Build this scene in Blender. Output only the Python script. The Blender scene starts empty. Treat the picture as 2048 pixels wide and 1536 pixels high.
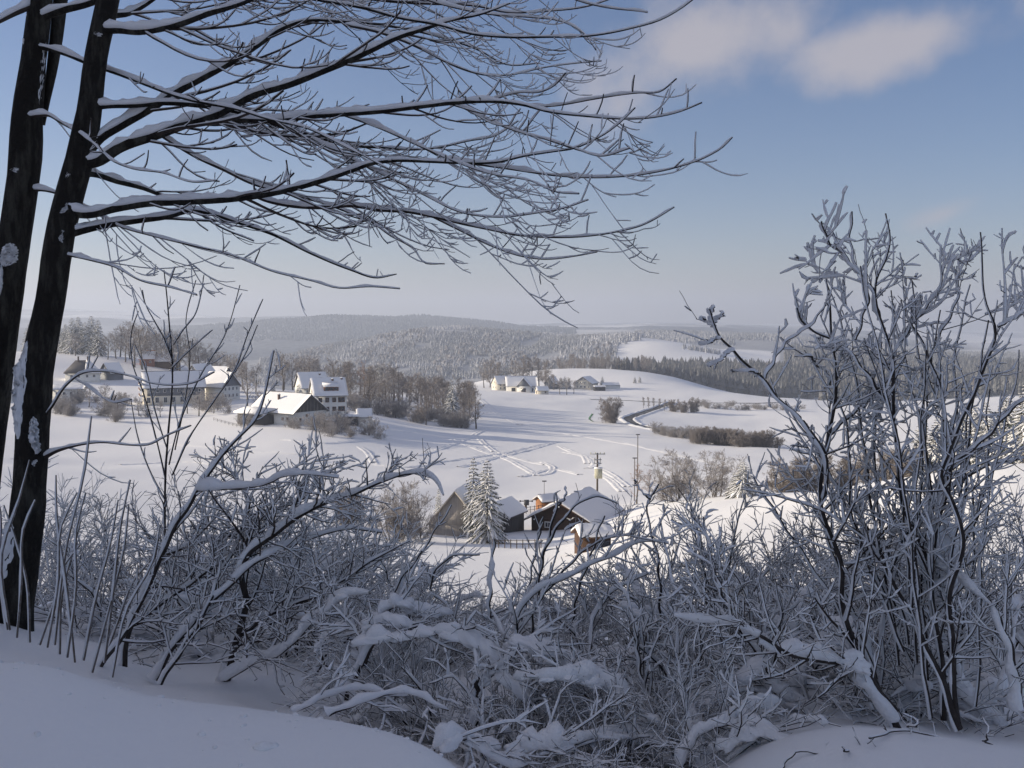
import bpy, math, random
import numpy as np
from mathutils import Vector, Matrix

R = math.radians
rng = np.random.default_rng(7)
random.seed(7)
scene = bpy.context.scene
C = scene.collection

# ------------------------------------------------------------------ camera
F = 2010.0                      # focal length in photo pixels (2048 wide)
EYE = 1.7
PITCH = math.atan((768 - 640) / F)
cam_d = bpy.data.cameras.new('camera')
cam_d.sensor_width = 36.0
cam_d.lens = 36.0 * F / 2048.0
cam_d.clip_start = 0.05
cam_d.clip_end = 60000.0
cam = bpy.data.objects.new('camera', cam_d)
cam.location = (0, 0, EYE)
cam.rotation_euler = (math.pi / 2 - PITCH, 0, 0)
C.objects.link(cam)
scene.camera = cam

# ------------------------------------------------------------------ world, sun, exposure
SUN_EL = R(15.0)
SUN_AZ = R(-84.0)               # measured clockwise from +Y (view direction)
to_sun = Vector((math.sin(SUN_AZ) * math.cos(SUN_EL), math.cos(SUN_AZ) * math.cos(SUN_EL), math.sin(SUN_EL)))

world = bpy.data.worlds.new('World')
scene.world = world
world.use_nodes = True
wn, wl = world.node_tree.nodes, world.node_tree.links
wn.clear()
w_out = wn.new('ShaderNodeOutputWorld')
w_bg = wn.new('ShaderNodeBackground')
w_bg.inputs['Strength'].default_value = 0.070
sky = wn.new('ShaderNodeTexSky')
sky.sky_type = 'NISHITA'
sky.sun_disc = False
sky.sun_elevation = SUN_EL
sky.sun_rotation = SUN_AZ
sky.altitude = 600
sky.air_density = 1.0
sky.dust_density = 0.35
sky.ozone_density = 2.8
w_tc = wn.new('ShaderNodeTexCoord')


def wmath(op, a, b=None, c=None, clamp=False):
    n = wn.new('ShaderNodeMath'); n.operation = op; n.use_clamp = clamp
    for i, v in enumerate((a, b, c)):
        if v is None: continue
        if isinstance(v, (int, float)): n.inputs[i].default_value = v
        else: wl.new(v, n.inputs[i])
    return n.outputs[0]


def pix_dir(px, py):
    v = (768 - py) / F; u = (px - 1024) / F
    cp, sp = math.cos(PITCH), math.sin(PITCH)
    return Vector((u, cp + sp * v, -sp + cp * v)).normalized()


w_noise = wn.new('ShaderNodeTexNoise')
w_noise.inputs['Scale'].default_value = 9.0
w_noise.inputs['Detail'].default_value = 5.0
w_noise.inputs['Roughness'].default_value = 0.55
wl.new(w_tc.outputs['Generated'], w_noise.inputs['Vector'])
nz = wmath('SUBTRACT', w_noise.outputs['Fac'], 0.5)
mask = None
# the two soft clouds over the valley, a small streak, and a few more out of frame
for (px, py, rx, ry, tilt, amt) in [(1390, 95, 310, 135, -0.35, 1.0), (1815, 85, 290, 95, -0.25, 1.0),
                                    (1885, 428, 110, 34, -0.35, 0.6), (420, 225, 150, 35, 0.05, 0.35),
                                    (2700, 120, 300, 90, -0.2, 0.8), (700, -500, 420, 120, 0.1, 0.8),
                                    (1900, -700, 500, 140, 0.2, 0.8), (-900, 0, 400, 90, 0.1, 0.7)]:
    c = pix_dir(px, py)
    ex = (pix_dir(px + 10 * math.cos(tilt), py + 10 * math.sin(tilt)) - c).normalized()
    ey = c.cross(ex).normalized()
    dots = []
    for vec, rad in ((ex, rx / F), (ey, ry / F)):
        d = wn.new('ShaderNodeVectorMath'); d.operation = 'DOT_PRODUCT'
        s = wn.new('ShaderNodeVectorMath'); s.operation = 'SUBTRACT'
        wl.new(w_tc.outputs['Generated'], s.inputs[0]); s.inputs[1].default_value = c
        wl.new(s.outputs[0], d.inputs[0]); d.inputs[1].default_value = vec / rad
        dots.append(wmath('POWER', wmath('ABSOLUTE', d.outputs['Value']), 2.0))
    f = wn.new('ShaderNodeVectorMath'); f.operation = 'DOT_PRODUCT'
    wl.new(w_tc.outputs['Generated'], f.inputs[0]); f.inputs[1].default_value = c
    front = wmath('GREATER_THAN', f.outputs['Value'], 0.0)
    dist = wmath('SQRT', wmath('ADD', dots[0], dots[1]))
    m = wmath('ADD', wmath('SUBTRACT', 0.85, dist), wmath('MULTIPLY', nz, 1.9))
    m = wmath('MULTIPLY', m, 1.35, clamp=True)
    m = wmath('MULTIPLY', wmath('MULTIPLY', m, front), amt)
    mask = m if mask is None else wmath('MAXIMUM', mask, m)
# broken cloud added out of view overhead to neutralise and lift the foreground fill
w_n2 = wn.new('ShaderNodeTexNoise'); w_n2.inputs['Scale'].default_value = 3.2; w_n2.inputs['Detail'].default_value = 6.0; w_n2.inputs['Roughness'].default_value = 0.55
wl.new(w_tc.outputs['Generated'], w_n2.inputs['Vector'])
w_sep = wn.new('ShaderNodeSeparateXYZ'); wl.new(w_tc.outputs['Generated'], w_sep.inputs[0])
high = wmath('MULTIPLY', wmath('SUBTRACT', w_sep.outputs['Z'], 0.40), 5.0, clamp=True)
brk = wmath('MULTIPLY', wmath('SUBTRACT', w_n2.outputs['Fac'], 0.40), 5.0, clamp=True)
mask = wmath('MAXIMUM', mask, wmath('MULTIPLY', high, brk))
sstep = wn.new('ShaderNodeMapRange'); sstep.interpolation_type = 'SMOOTHSTEP'
wl.new(mask, sstep.inputs['Value'])
w_mix = wn.new('ShaderNodeMix'); w_mix.data_type = 'RGBA'
wl.new(wmath('MULTIPLY', sstep.outputs[0], 0.85), w_mix.inputs['Factor'])
w_tint = wn.new('ShaderNodeMix'); w_tint.data_type = 'RGBA'; w_tint.blend_type = 'MULTIPLY'
w_tint.inputs['Factor'].default_value = 1.0
w_hs = wn.new('ShaderNodeHueSaturation'); w_hs.inputs['Saturation'].default_value = 1.15
wl.new(sky.outputs[0], w_hs.inputs['Color']); wl.new(w_hs.outputs[0], w_tint.inputs['A']); w_tint.inputs['B'].default_value = (1.05, 0.93, 1.05, 1)
wl.new(w_tint.outputs['Result'], w_mix.inputs['A'])
w_mix.inputs['B'].default_value = (4.7, 4.4, 4.75, 1)
wl.new(w_mix.outputs['Result'], w_bg.inputs['Color'])
wl.new(w_bg.outputs[0], w_out.inputs['Surface'])

sun_d = bpy.data.lights.new('sun', 'SUN')
sun_d.energy = 5.0
sun_d.angle = R(0.53)
sun_d.color = (1.0, 0.88, 0.70)
sun = bpy.data.objects.new('sun', sun_d)
sun.rotation_euler = (-to_sun).to_track_quat('-Z', 'Y').to_euler()
sun.location = (-60, 20, 60)
C.objects.link(sun)

scene.view_settings.view_transform = 'Standard'
scene.view_settings.look = 'None'
scene.view_settings.exposure = 0.54
scene.view_settings.gamma = 1.0
scene.view_settings.use_curve_mapping = False
scene.render.engine = 'CYCLES'
scene.cycles.max_bounces = 6
scene.cycles.diffuse_bounces = 4
scene.cycles.glossy_bounces = 2
scene.cycles.transmission_bounces = 2
scene.cycles.volume_bounces = 1
scene.cycles.transparent_max_bounces = 8
scene.cycles.use_denoising = True

# ------------------------------------------------------------------ small helpers
CP, SP = math.cos(PITCH), math.sin(PITCH)


def slope(py):
    v = (768 - py) / F
    return (-SP + CP * v) / (CP + SP * v)


def P(px, py, depth):
    """photo pixel -> world point at that depth (metres along +Y)"""
    v = (768 - py) / F
    k = depth / (CP + SP * v)
    return np.array([(px - 1024) / F * k, depth, EYE + (-SP + CP * v) * k])


def project(p):
    x, y, z = p[0], p[1], p[2] - EYE
    f = y * CP - z * SP; u = y * SP + z * CP
    return 1024 + F * x / f, 768 - F * u / f


def nrm(a):
    return a / np.maximum(np.linalg.norm(a, axis=-1, keepdims=True), 1e-9)


def pchip(x, y, xi):
    x = np.asarray(x, float); y = np.asarray(y, float)
    h = np.diff(x); d = np.diff(y) / h
    m = np.zeros_like(y)
    for i in range(1, len(x) - 1):
        if d[i - 1] * d[i] > 0:
            w1 = 2 * h[i] + h[i - 1]; w2 = h[i] + 2 * h[i - 1]
            m[i] = (w1 + w2) / (w1 / d[i - 1] + w2 / d[i])
    m[0], m[-1] = d[0], d[-1]
    xi = np.clip(xi, x[0], x[-1])
    k = np.clip(np.searchsorted(x, xi) - 1, 0, len(x) - 2)
    t = (xi - x[k]) / h[k]
    return ((2 * t**3 - 3 * t**2 + 1) * y[k] + (t**3 - 2 * t**2 + t) * h[k] * m[k]
            + (-2 * t**3 + 3 * t**2) * y[k + 1] + (t**3 - t**2) * h[k] * m[k + 1])


_wr = np.random.default_rng(3)
_WAVES = [(_wr.uniform(0, 6.283), _wr.uniform(0, 6.283), _wr.uniform(0.7, 1.5)) for _ in range(9)]


def wav(x, y, wl_, k0=0):
    """cheap smooth noise, about -1..1, wavelength wl_"""
    o = 0
    for i in range(5):
        a, p, f = _WAVES[(i + k0) % 9]
        o = o + np.sin((x * math.cos(a) + y * math.sin(a)) * 6.283 * f / wl_ + p + 1.3 * np.sin((x * math.sin(a + 1) - y * math.cos(a + 1)) * 4.1 / wl_ + p * 2))
    return o / 3.2


def mesh_np(name, V, quads=None, tris=None, smooth=True, mat=None, matidx=None):
    me = bpy.data.meshes.new(name)
    V = np.asarray(V, np.float32)
    nq = 0 if quads is None else len(quads); nt = 0 if tris is None else len(tris)
    me.vertices.add(len(V)); me.vertices.foreach_set('co', V.ravel())
    idx = []
    starts = []
    if nq:
        idx.append(np.asarray(quads, np.int32).ravel()); starts.append(np.arange(nq) * 4)
    if nt:
        idx.append(np.asarray(tris, np.int32).ravel()); starts.append(nq * 4 + np.arange(nt) * 3)
    idx = np.concatenate(idx); starts = np.concatenate(starts)
    me.loops.add(len(idx)); me.loops.foreach_set('vertex_index', idx)
    me.polygons.add(nq + nt); me.polygons.foreach_set('loop_start', starts.astype(np.int32))
    if smooth: me.polygons.foreach_set('use_smooth', np.ones(nq + nt, bool))
    if mat is not None:
        for mm in (mat if isinstance(mat, (list, tuple)) else [mat]): me.materials.append(mm)
    if matidx is not None: me.polygons.foreach_set('material_index', np.asarray(matidx, np.int32))
    me.update(calc_edges=True)
    me.validate()
    return me


def link(name, me, parent=None):
    o = bpy.data.objects.new(name, me); C.objects.link(o)
    if parent is not None: o.parent = parent
    return o


def tag(o, label=None, cat=None, group=None, kind=None):
    if label: o['label'] = label
    if cat: o['category'] = cat
    if group: o['group'] = group
    if kind: o['kind'] = kind
    return o


def thing(name, loc, rz=0.0, label=None, cat=None, group=None):
    o = bpy.data.objects.new(name, None); C.objects.link(o)
    o.empty_display_size = 0.3
    o.location = loc; o.rotation_euler = (0, 0, rz)
    return tag(o, label, cat, group)


def copy_tree(o, parent=None):
    c = o.copy(); C.objects.link(c); c.parent = parent
    for ch in list(o.children): copy_tree(ch, c)
    return c


class MB:
    """collects simple solids into one mesh"""
    def __init__(self): self.V = []; self.Q = []; self.T = []; self.n = 0
    def add(self, V, Q=(), T=()):
        V = np.asarray(V, float).reshape(-1, 3)
        self.V.append(V)
        for q in Q: self.Q.append([i + self.n for i in q])
        for t in T: self.T.append([i + self.n for i in t])
        self.n += len(V)
    def box(self, c, s, M=None):
        x, y, z = np.array(s) / 2
        V = np.array([[-x, -y, -z], [x, -y, -z], [x, y, -z], [-x, y, -z], [-x, -y, z], [x, -y, z], [x, y, z], [-x, y, z]]) + np.array(c)
        if M is not None: V = V @ np.asarray(M).T
        self.add(V, [(0, 3, 2, 1), (4, 5, 6, 7), (0, 1, 5, 4), (1, 2, 6, 5), (2, 3, 7, 6), (3, 0, 4, 7)])
    def prism(self, poly, axis_pts):
        """extrude polygon (list of 3d) by vector"""
        poly = np.asarray(poly, float); n = len(poly); e = np.asarray(axis_pts, float)
        V = np.vstack([poly, poly + e])
        base = self.n
        self.V.append(V); self.n += 2 * n
        for i in range(n):
            j = (i + 1) % n
            self.Q.append([base + i, base + j, base + n + j, base + n + i])
        for i in range(1, n - 1):
            self.T.append([base, base + i + 1, base + i]); self.T.append([base + n, base + n + i, base + n + i + 1])
    def tube(self, p, r, k=8, cap=True):
        p = np.asarray(p, float); r = np.broadcast_to(np.asarray(r, float), (len(p),))
        V, Q = tubes(p[None], r[None], k)
        b = self.n
        self.V.append(V); self.n += len(V)
        self.Q += (Q + b).tolist()
        if cap:
            for e in (0, len(p) - 1):
                self.V.append(p[e][None]); c = self.n; self.n += 1
                for i in range(k): self.T.append([b + e * k + i, b + e * k + (i + 1) % k, c])
    def build(self, name, mat, parent=None, smooth=False):
        me = mesh_np(name, np.vstack(self.V), self.Q or None, self.T or None, smooth=smooth, mat=mat)
        return link(name, me, parent)


def tangents(p):
    t = np.empty_like(p)
    t[:, 1:-1] = p[:, 2:] - p[:, :-2]
    t[:, 0] = p[:, 1] - p[:, 0]; t[:, -1] = p[:, -1] - p[:, -2]
    return nrm(t)


def tubes(p, r, k=4, dep=None, off=None, asp=1.0):
    """p (N,n,3), r (N,n) -> verts, quads. dep: deposit direction; off (N,n): shift along it"""
    N, n, _ = p.shape
    t = tangents(p)
    ref = np.array([-0.6, -0.15, 0.8]) if dep is None else np.asarray(dep, float)
    ref = np.broadcast_to(ref / np.linalg.norm(ref), t.shape)
    b = ref - t * np.sum(ref * t, -1, keepdims=True)
    bad = np.linalg.norm(b, axis=-1, keepdims=True) < 0.12
    b = np.where(bad, np.cross(t, np.array([0.2, 0.9, 0.1])), b)
    b = nrm(b); a = np.cross(t, b)
    c = p if off is None else p + b * off[..., None]
    ang = np.arange(k) * 2 * np.pi / k + np.pi / k
    ca, sa = np.cos(ang), np.sin(ang)
    V = c[:, :, None, :] + a[:, :, None, :] * (r[..., None] * ca)[..., None] + b[:, :, None, :] * (r[..., None] * sa * asp)[..., None]
    V = V.reshape(-1, 3)
    i = np.arange(N)[:, None, None]; j = np.arange(n - 1)[None, :, None]; q = np.arange(k)[None, None, :]
    base = (i * n + j) * k
    q2 = (q + 1) % k
    Q = np.stack([base + q, base + q2, base + k + q2, base + k + q], -1).reshape(-1, 4)
    return V, Q


def join_parts(parts):
    """list of (V, quads[, tris])"""
    Vs, Qs, Ts, n = [], [], [], 0
    for pt in parts:
        if len(pt[0]) == 0: continue
        Vs.append(pt[0])
        if pt[1] is not None and len(pt[1]): Qs.append(np.asarray(pt[1]) + n)
        if len(pt) > 2 and pt[2] is not None and len(pt[2]): Ts.append(np.asarray(pt[2]) + n)
        n += len(pt[0])
    return np.vstack(Vs), (np.vstack(Qs) if Qs else None), (np.vstack(Ts) if Ts else None)


# ------------------------------------------------------------------ materials
MATS = {}


def new_mat(name, col, rough=0.7, noise=None, bump=None, spec=0.3, island=None, upsnow=None, coat=0):
    """noise=(scale, col2, lo, hi); bump=(scale, strength, dist); island=(col2, amount); upsnow=(lo, hi, colour)"""
    m = bpy.data.materials.new(name); m.use_nodes = True
    nt = m.node_tree; b = nt.nodes['Principled BSDF']
    b.inputs['Roughness'].default_value = rough
    b.inputs['Specular IOR Level'].default_value = spec
    b.inputs['Base Color'].default_value = (*col, 1)
    cur = None
    tc = nt.nodes.new('ShaderNodeTexCoord')

    def mix(a, bcol, fac):
        n = nt.nodes.new('ShaderNodeMix'); n.data_type = 'RGBA'
        if a is None: n.inputs['A'].default_value = (*col, 1)
        else: nt.links.new(a, n.inputs['A'])
        n.inputs['B'].default_value = (*bcol, 1)
        nt.links.new(fac, n.inputs['Factor'])
        return n.outputs['Result']
    if noise:
        sc, c2, lo, hi = noise[:4]
        n = nt.nodes.new('ShaderNodeTexNoise'); n.inputs['Scale'].default_value = sc
        n.inputs['Detail'].default_value = 6; n.inputs['Roughness'].default_value = 0.65
        if len(noise) > 4:
            mp = nt.nodes.new('ShaderNodeMapping'); mp.inputs['Scale'].default_value = noise[4]
            nt.links.new(tc.outputs['Object'], mp.inputs[0]); nt.links.new(mp.outputs[0], n.inputs['Vector'])
        else: nt.links.new(tc.outputs['Object'], n.inputs['Vector'])
        mr = nt.nodes.new('ShaderNodeMapRange'); mr.inputs[1].default_value = lo; mr.inputs[2].default_value = hi
        nt.links.new(n.outputs['Fac'], mr.inputs[0])
        cur = mix(cur, c2, mr.outputs[0])
    if island:
        g = nt.nodes.new('ShaderNodeNewGeometry')
        pw = nt.nodes.new('ShaderNodeMath'); pw.operation = 'MULTIPLY'; pw.inputs[1].default_value = island[1]
        nt.links.new(g.outputs['Random Per Island'], pw.inputs[0])
        cur = mix(cur, island[0], pw.outputs[0])
    if upsnow:
        g = nt.nodes.new('ShaderNodeNewGeometry')
        sx = nt.nodes.new('ShaderNodeSeparateXYZ'); nt.links.new(g.outputs['True Normal'], sx.inputs[0])
        mr = nt.nodes.new('ShaderNodeMapRange'); mr.inputs[1].default_value = upsnow[0]; mr.inputs[2].default_value = upsnow[1]
        nt.links.new(sx.outputs['Z'], mr.inputs[0])
        cur = mix(cur, upsnow[2], mr.outputs[0])
    if cur is not None: nt.links.new(cur, b.inputs['Base Color'])
    if bump:
        n = nt.nodes.new('ShaderNodeTexNoise'); n.inputs['Scale'].default_value = bump[0]
        n.inputs['Detail'].default_value = 6
        nt.links.new(tc.outputs['Object'], n.inputs['Vector'])
        bp = nt.nodes.new('ShaderNodeBump'); bp.inputs['Strength'].default_value = bump[1]; bp.inputs['Distance'].default_value = bump[2]
        nt.links.new(n.outputs['Fac'], bp.inputs['Height']); nt.links.new(bp.outputs[0], b.inputs['Normal'])
    MATS[name] = m
    return m


SNOWC = (0.90, 0.89, 0.88)
M_snow = new_mat('snow', SNOWC, 0.75, bump=(55, 0.9, 0.012), spec=0.15)
M_rime = new_mat('rime', (0.90, 0.89, 0.885), 0.8, bump=(180, 0.9, 0.006), spec=0.1)
M_roofsnow = new_mat('roof_snow', SNOWC, 0.75, bump=(1.5, 0.3, 0.05), spec=0.15)
M_bark = new_mat('dark_bark', (0.018, 0.015, 0.012), 0.85, noise=(14, (0.075, 0.07, 0.055), 0.48, 0.72, (1, 1, 0.22)), bump=(38, 1.0, 0.02), spec=0.2)
M_twig = new_mat('twig_bark', (0.035, 0.026, 0.022), 0.7, noise=(14, (0.07, 0.05, 0.04), 0.4, 0.7), spec=0.25)
M_stem = new_mat('shrub_bark', (0.04, 0.032, 0.028), 0.75, noise=(18, (0.085, 0.07, 0.06), 0.45, 0.7), bump=(60, 0.5, 0.004), spec=0.2)
M_stalk = new_mat('dry_stalk', (0.13, 0.105, 0.085), 0.8, noise=(20, (0.3, 0.29, 0.29), 0.45, 0.7))
M_trunk2 = new_mat('grey_bark', (0.10, 0.085, 0.07), 0.85, noise=(2, (0.17, 0.15, 0.13), 0.4, 0.7))
M_twfrost = new_mat('frosted_twigs', (0.17, 0.135, 0.11), 0.85, island=((0.62, 0.61, 0.62), 0.85))
M_twfar = new_mat('far_bare_wood', (0.17, 0.15, 0.14), 0.9, island=((0.42, 0.41, 0.42), 0.6))
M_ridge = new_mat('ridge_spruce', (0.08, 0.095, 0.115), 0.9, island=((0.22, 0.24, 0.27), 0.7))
M_twbrown = new_mat('brown_twigs', (0.15, 0.115, 0.09), 0.85, island=((0.50, 0.47, 0.45), 0.75))
M_twred = new_mat('ruddy_twigs', (0.25, 0.13, 0.075), 0.85, island=((0.45, 0.36, 0.28), 0.5))
M_needle = new_mat('spruce_needles', (0.022, 0.034, 0.020), 0.85, island=((0.06, 0.07, 0.035), 0.8))
M_farspruce = new_mat('far_spruce', (0.19, 0.20, 0.21), 0.9, island=((0.48, 0.48, 0.50), 0.5), noise=(0.006, (0.52, 0.52, 0.54), 0.48, 0.62))
M_fardark = new_mat('far_dark_spruce', (0.04, 0.044, 0.042), 0.9, island=((0.22, 0.22, 0.22), 0.7), noise=(0.05, (0.17, 0.14, 0.12), 0.5, 0.7))
M_wood = new_mat('brown_boards', (0.06, 0.030, 0.017), 0.75, noise=(3, (0.11, 0.058, 0.032), 0.4, 0.7, (6, 6, 0.4)))
M_orange = new_mat('orange_boards', (0.30, 0.13, 0.05), 0.75, noise=(3, (0.20, 0.085, 0.035), 0.4, 0.7, (6, 6, 0.4)))
M_greyboard = new_mat('weathered_boards', (0.30, 0.27, 0.24), 0.85, noise=(2, (0.44, 0.40, 0.35), 0.4, 0.7, (7, 7, 0.25)))
M_darkboard = new_mat('dark_boards', (0.045, 0.042, 0.045), 0.8, noise=(2, (0.10, 0.095, 0.09), 0.45, 0.75, (6, 6, 0.3)))
M_plaster = new_mat('white_plaster', (0.78, 0.76, 0.70), 0.85, noise=(0.8, (0.66, 0.63, 0.57), 0.5, 0.8))
M_cream = new_mat('cream_plaster', (0.72, 0.66, 0.54), 0.85, noise=(0.8, (0.62, 0.56, 0.46), 0.5, 0.8))
M_slate = new_mat('slate_cladding', (0.11, 0.12, 0.145), 0.6, noise=(5, (0.16, 0.17, 0.19), 0.4, 0.7))
M_rooftile = new_mat('dark_roof', (0.075, 0.07, 0.075), 0.7, noise=(5, (0.12, 0.11, 0.11), 0.4, 0.7))
M_redroof = new_mat('orange_tiles', (0.45, 0.17, 0.06), 0.75, noise=(4, (0.35, 0.12, 0.05), 0.4, 0.7))
M_brick = new_mat('brick_wall', (0.33, 0.14, 0.09), 0.8, noise=(6, (0.25, 0.10, 0.07), 0.4, 0.7))
M_glass = new_mat('window_glass', (0.03, 0.035, 0.045), 0.12, spec=0.6)
M_frame = new_mat('window_frame', (0.75, 0.74, 0.71), 0.6)
M_brownframe = new_mat('brown_shutter', (0.15, 0.06, 0.035), 0.7)
M_metal = new_mat('galvanised_steel', (0.30, 0.31, 0.32), 0.5)
M_dmetal = new_mat('dark_steel', (0.06, 0.06, 0.065), 0.5)
M_pole = new_mat('pole_wood', (0.12, 0.095, 0.075), 0.85)
M_tbox = new_mat('beige_enclosure', (0.55, 0.53, 0.40), 0.6, noise=(3, (0.47, 0.45, 0.33), 0.4, 0.7))
M_green = new_mat('green_mat', (0.05, 0.13, 0.08), 0.7)
M_chim = new_mat('chimney_brick', (0.13, 0.09, 0.075), 0.85)
M_white = new_mat('white_paint', (0.8, 0.8, 0.78), 0.6)
M_asphalt = new_mat('asphalt', (0.065, 0.063, 0.062), 0.85, noise=(0.35, (0.45, 0.45, 0.47), 0.52, 0.75))
M_leaf = new_mat('dead_leaf', (0.06, 0.04, 0.025), 0.8)

# ------------------------------------------------------------------ terrain
# each column of sight: near heights (distance, z), then (distance, photo row where the ground there shows)
NEAR_L = [(1.2, 0.0), (3.0, 0.06), (4.7, 0.26), (5.6, -0.02)]
NEAR_300 = [(1.2, 0.0), (3.0, 0.05), (4.35, 0.13), (5.1, -0.15)]
NEAR_600 = [(1.2, 0.0), (3.0, 0.05), (4.0, 0.12), (4.8, -0.22)]
NEAR_1000 = [(1.2, 0.0), (2.6, 0.03), (3.4, 0.03), (4.2, -0.28)]
NEAR_850 = [(1.2, 0.0), (2.8, 0.04), (3.7, 0.12), (4.4, -0.22)]
NEAR_1500 = [(1.2, 0.0), (3.0, 0.0), (3.9, 0.0), (4.7, -0.2)]
NEAR_1300 = [(1.2, 0.0), (2.6, -0.1), (3.6, -0.34), (5.0, -0.45)]
NEAR_R = [(1.2, 0.0), (3.0, 0.08), (3.9, 0.19), (4.7, -0.12)]
COLS = {
    0: (NEAR_L, [(7, 1222), (10, 1215), (20, 1180), (40, 1120), (70, 1060), (100, 1010), (150, 950), (200, 905), (250, 865), (300, 825), (350, 782), (400, 742), (460, 706), (550, 702), (700, 722), (1200, 760), (2500, 700), (4000, 655), (6500, 627), (10000, 616), (14000, 640)]),
    300: (NEAR_300, [(6.2, 1345), (8, 1290), (10, 1260), (20, 1200), (40, 1140), (70, 1085), (100, 1040), (150, 975), (200, 925), (250, 880), (300, 835), (340, 803), (400, 765), (450, 740), (500, 718), (560, 714), (700, 740), (1200, 770), (2500, 720), (4000, 672), (6500, 636), (10000, 624), (14000, 640)]),
    600: (NEAR_600, [(6.2, 1345), (8, 1290), (10, 1265), (20, 1213), (40, 1160), (70, 1110), (100, 1065), (130, 1025), (170, 970), (220, 905), (250, 868), (285, 832), (320, 806), (380, 790), (450, 783), (600, 795), (1000, 810), (1500, 755), (2000, 716), (2200, 713), (2800, 740), (3500, 690), (4500, 635), (5500, 655), (6500, 634), (9000, 650), (14000, 645)]),
    850: (NEAR_850, [(6.2, 1330), (8, 1285), (10, 1265), (20, 1213), (40, 1170), (70, 1125), (100, 1092), (130, 1050), (170, 985), (220, 925), (280, 872), (320, 847), (380, 822), (450, 802), (550, 785), (700, 775), (900, 790), (1200, 780), (1500, 740), (1900, 690), (2200, 656), (2600, 670), (3300, 690), (4500, 640), (6000, 630), (8000, 648), (14000, 645)]),
    1100: (NEAR_1300, [(6.5, 1300), (8, 1278), (10, 1263), (20, 1213), (40, 1178), (70, 1134), (100, 1096), (130, 1060), (170, 995), (220, 938), (280, 888), (340, 857), (420, 830), (520, 806), (650, 785), (750, 765), (870, 735), (1000, 755), (1300, 752), (1600, 722), (2000, 690), (2500, 668), (2900, 685), (4000, 665), (6000, 655), (9000, 648), (14000, 645)]),
    1300: (NEAR_1300, [(6.5, 1300), (8, 1275), (10, 1255), (20, 1200), (40, 1150), (70, 1085), (100, 1040), (125, 1012), (150, 1006), (170, 990), (220, 938), (280, 892), (340, 864), (420, 842), (500, 824), (600, 800), (700, 775), (820, 746), (900, 740), (1000, 762), (1300, 752), (1500, 720), (1700, 690), (1900, 677), (2200, 684), (2800, 668), (3500, 664), (5000, 655), (8000, 648), (14000, 646)]),
    1500: (NEAR_1500, [(6.5, 1290), (10, 1240), (20, 1185), (40, 1120), (70, 1055), (100, 1005), (120, 985), (150, 1000), (200, 955), (260, 912), (300, 893), (400, 868), (480, 842), (560, 818), (650, 797), (720, 791), (800, 800), (1000, 790), (1300, 752), (1600, 722), (1800, 712), (2100, 702), (2600, 675), (3500, 670), (5000, 660), (8000, 652), (14000, 648)]),
    1750: (NEAR_R, [(6.5, 1290), (10, 1235), (20, 1180), (40, 1100), (70, 1020), (90, 965), (120, 985), (200, 950), (300, 900), (400, 865), (520, 832), (620, 816), (720, 806), (900, 804), (1300, 770), (1800, 735), (2500, 705), (3500, 690), (5000, 675), (8000, 660), (14000, 652)]),
    2048: (NEAR_R, [(6.5, 1290), (10, 1230), (20, 1160), (40, 1050), (60, 950), (75, 925), (100, 945), (200, 915), (300, 875), (450, 838), (650, 808), (900, 790), (1300, 765), (1800, 742), (2500, 720), (3500, 705), (5000, 690), (8000, 675), (14000, 660)]),
}
EXTRA = {  # out of frame: azimuth degrees -> (distance, z)
    -52: [(1.2, 0), (4, 0.15), (10, -0.3), (20, -1.2), (40, -2.5), (80, -5), (150, -9), (300, -12), (700, -10), (1500, 0), (4000, 40), (14000, 60)],
    -85: [(1.2, 0), (4, 0.1), (10, 0.2), (20, 0.6), (40, 1.5), (80, 3), (150, 4), (400, 0), (1500, 0), (4000, 30), (14000, 40)],
    -130: [(1.2, 0), (4, 0.05), (10, 0.3), (20, 1.0), (40, 2.5), (80, 5), (200, 9), (800, 10), (4000, 20), (14000, 30)],
    52: [(1.2, 0), (4, 0.1), (10, -0.9), (20, -3), (40, -5.5), (75, -8), (200, -16), (600, -35), (1500, -50), (4000, -60), (14000, -40)],
    85: [(1.2, 0), (4, 0.05), (10, 0.0), (20, -0.6), (40, -2), (80, -4), (200, -9), (800, -20), (4000, -20), (14000, 0)],
    130: [(1.2, 0), (4, 0.05), (10, 0.3), (20, 1.0), (40, 2.5), (80, 5), (200, 9), (800, 10), (4000, 20), (14000, 30)],
}
RG = np.exp(np.linspace(math.log(1.2), math.log(14000), 420))
cols = []
for px, (near, far) in COLS.items():
    th = math.atan((px - 1024) / F)
    rr = [r for r, z in near] + [d / math.cos(th) for d, py in far]
    ss = [(z - EYE) / r for r, z in near] + [slope(py) * math.cos(th) for d, py in far]
    cols.append((th, pchip(np.log(rr), ss, np.log(RG))))
for dg, kn in EXTRA.items():
    cols.append((R(dg), pchip(np.log([r for r, z in kn]), [(z - EYE) / r for r, z in kn], np.log(RG))))
back = pchip(np.log([1.2, 10, 40, 200, 800, 14000]), [(z - EYE) / r for r, z in [(1.2, 0), (10, 0.4), (40, 3), (200, 10), (800, 12), (14000, 30)]], np.log(RG))
cols += [(-math.pi, back), (math.pi, back)]
cols.sort(key=lambda c: c[0])
TH_C = np.array([c[0] for c in cols]); SL_C = np.array([c[1] for c in cols])
TH = np.concatenate([np.linspace(-math.pi, R(-40), 60)[:-1], np.linspace(R(-40), R(40), 420), np.linspace(R(40), math.pi, 60)[1:]])
TAB = np.empty((len(TH), len(RG)))
for j in range(len(RG)): TAB[:, j] = pchip(TH_C, SL_C[:, j], TH)
LRG = np.log(RG)
_w = np.exp(-0.5 * (np.arange(-45, 46) / 9.0)**2); _w /= _w.sum()
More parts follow.
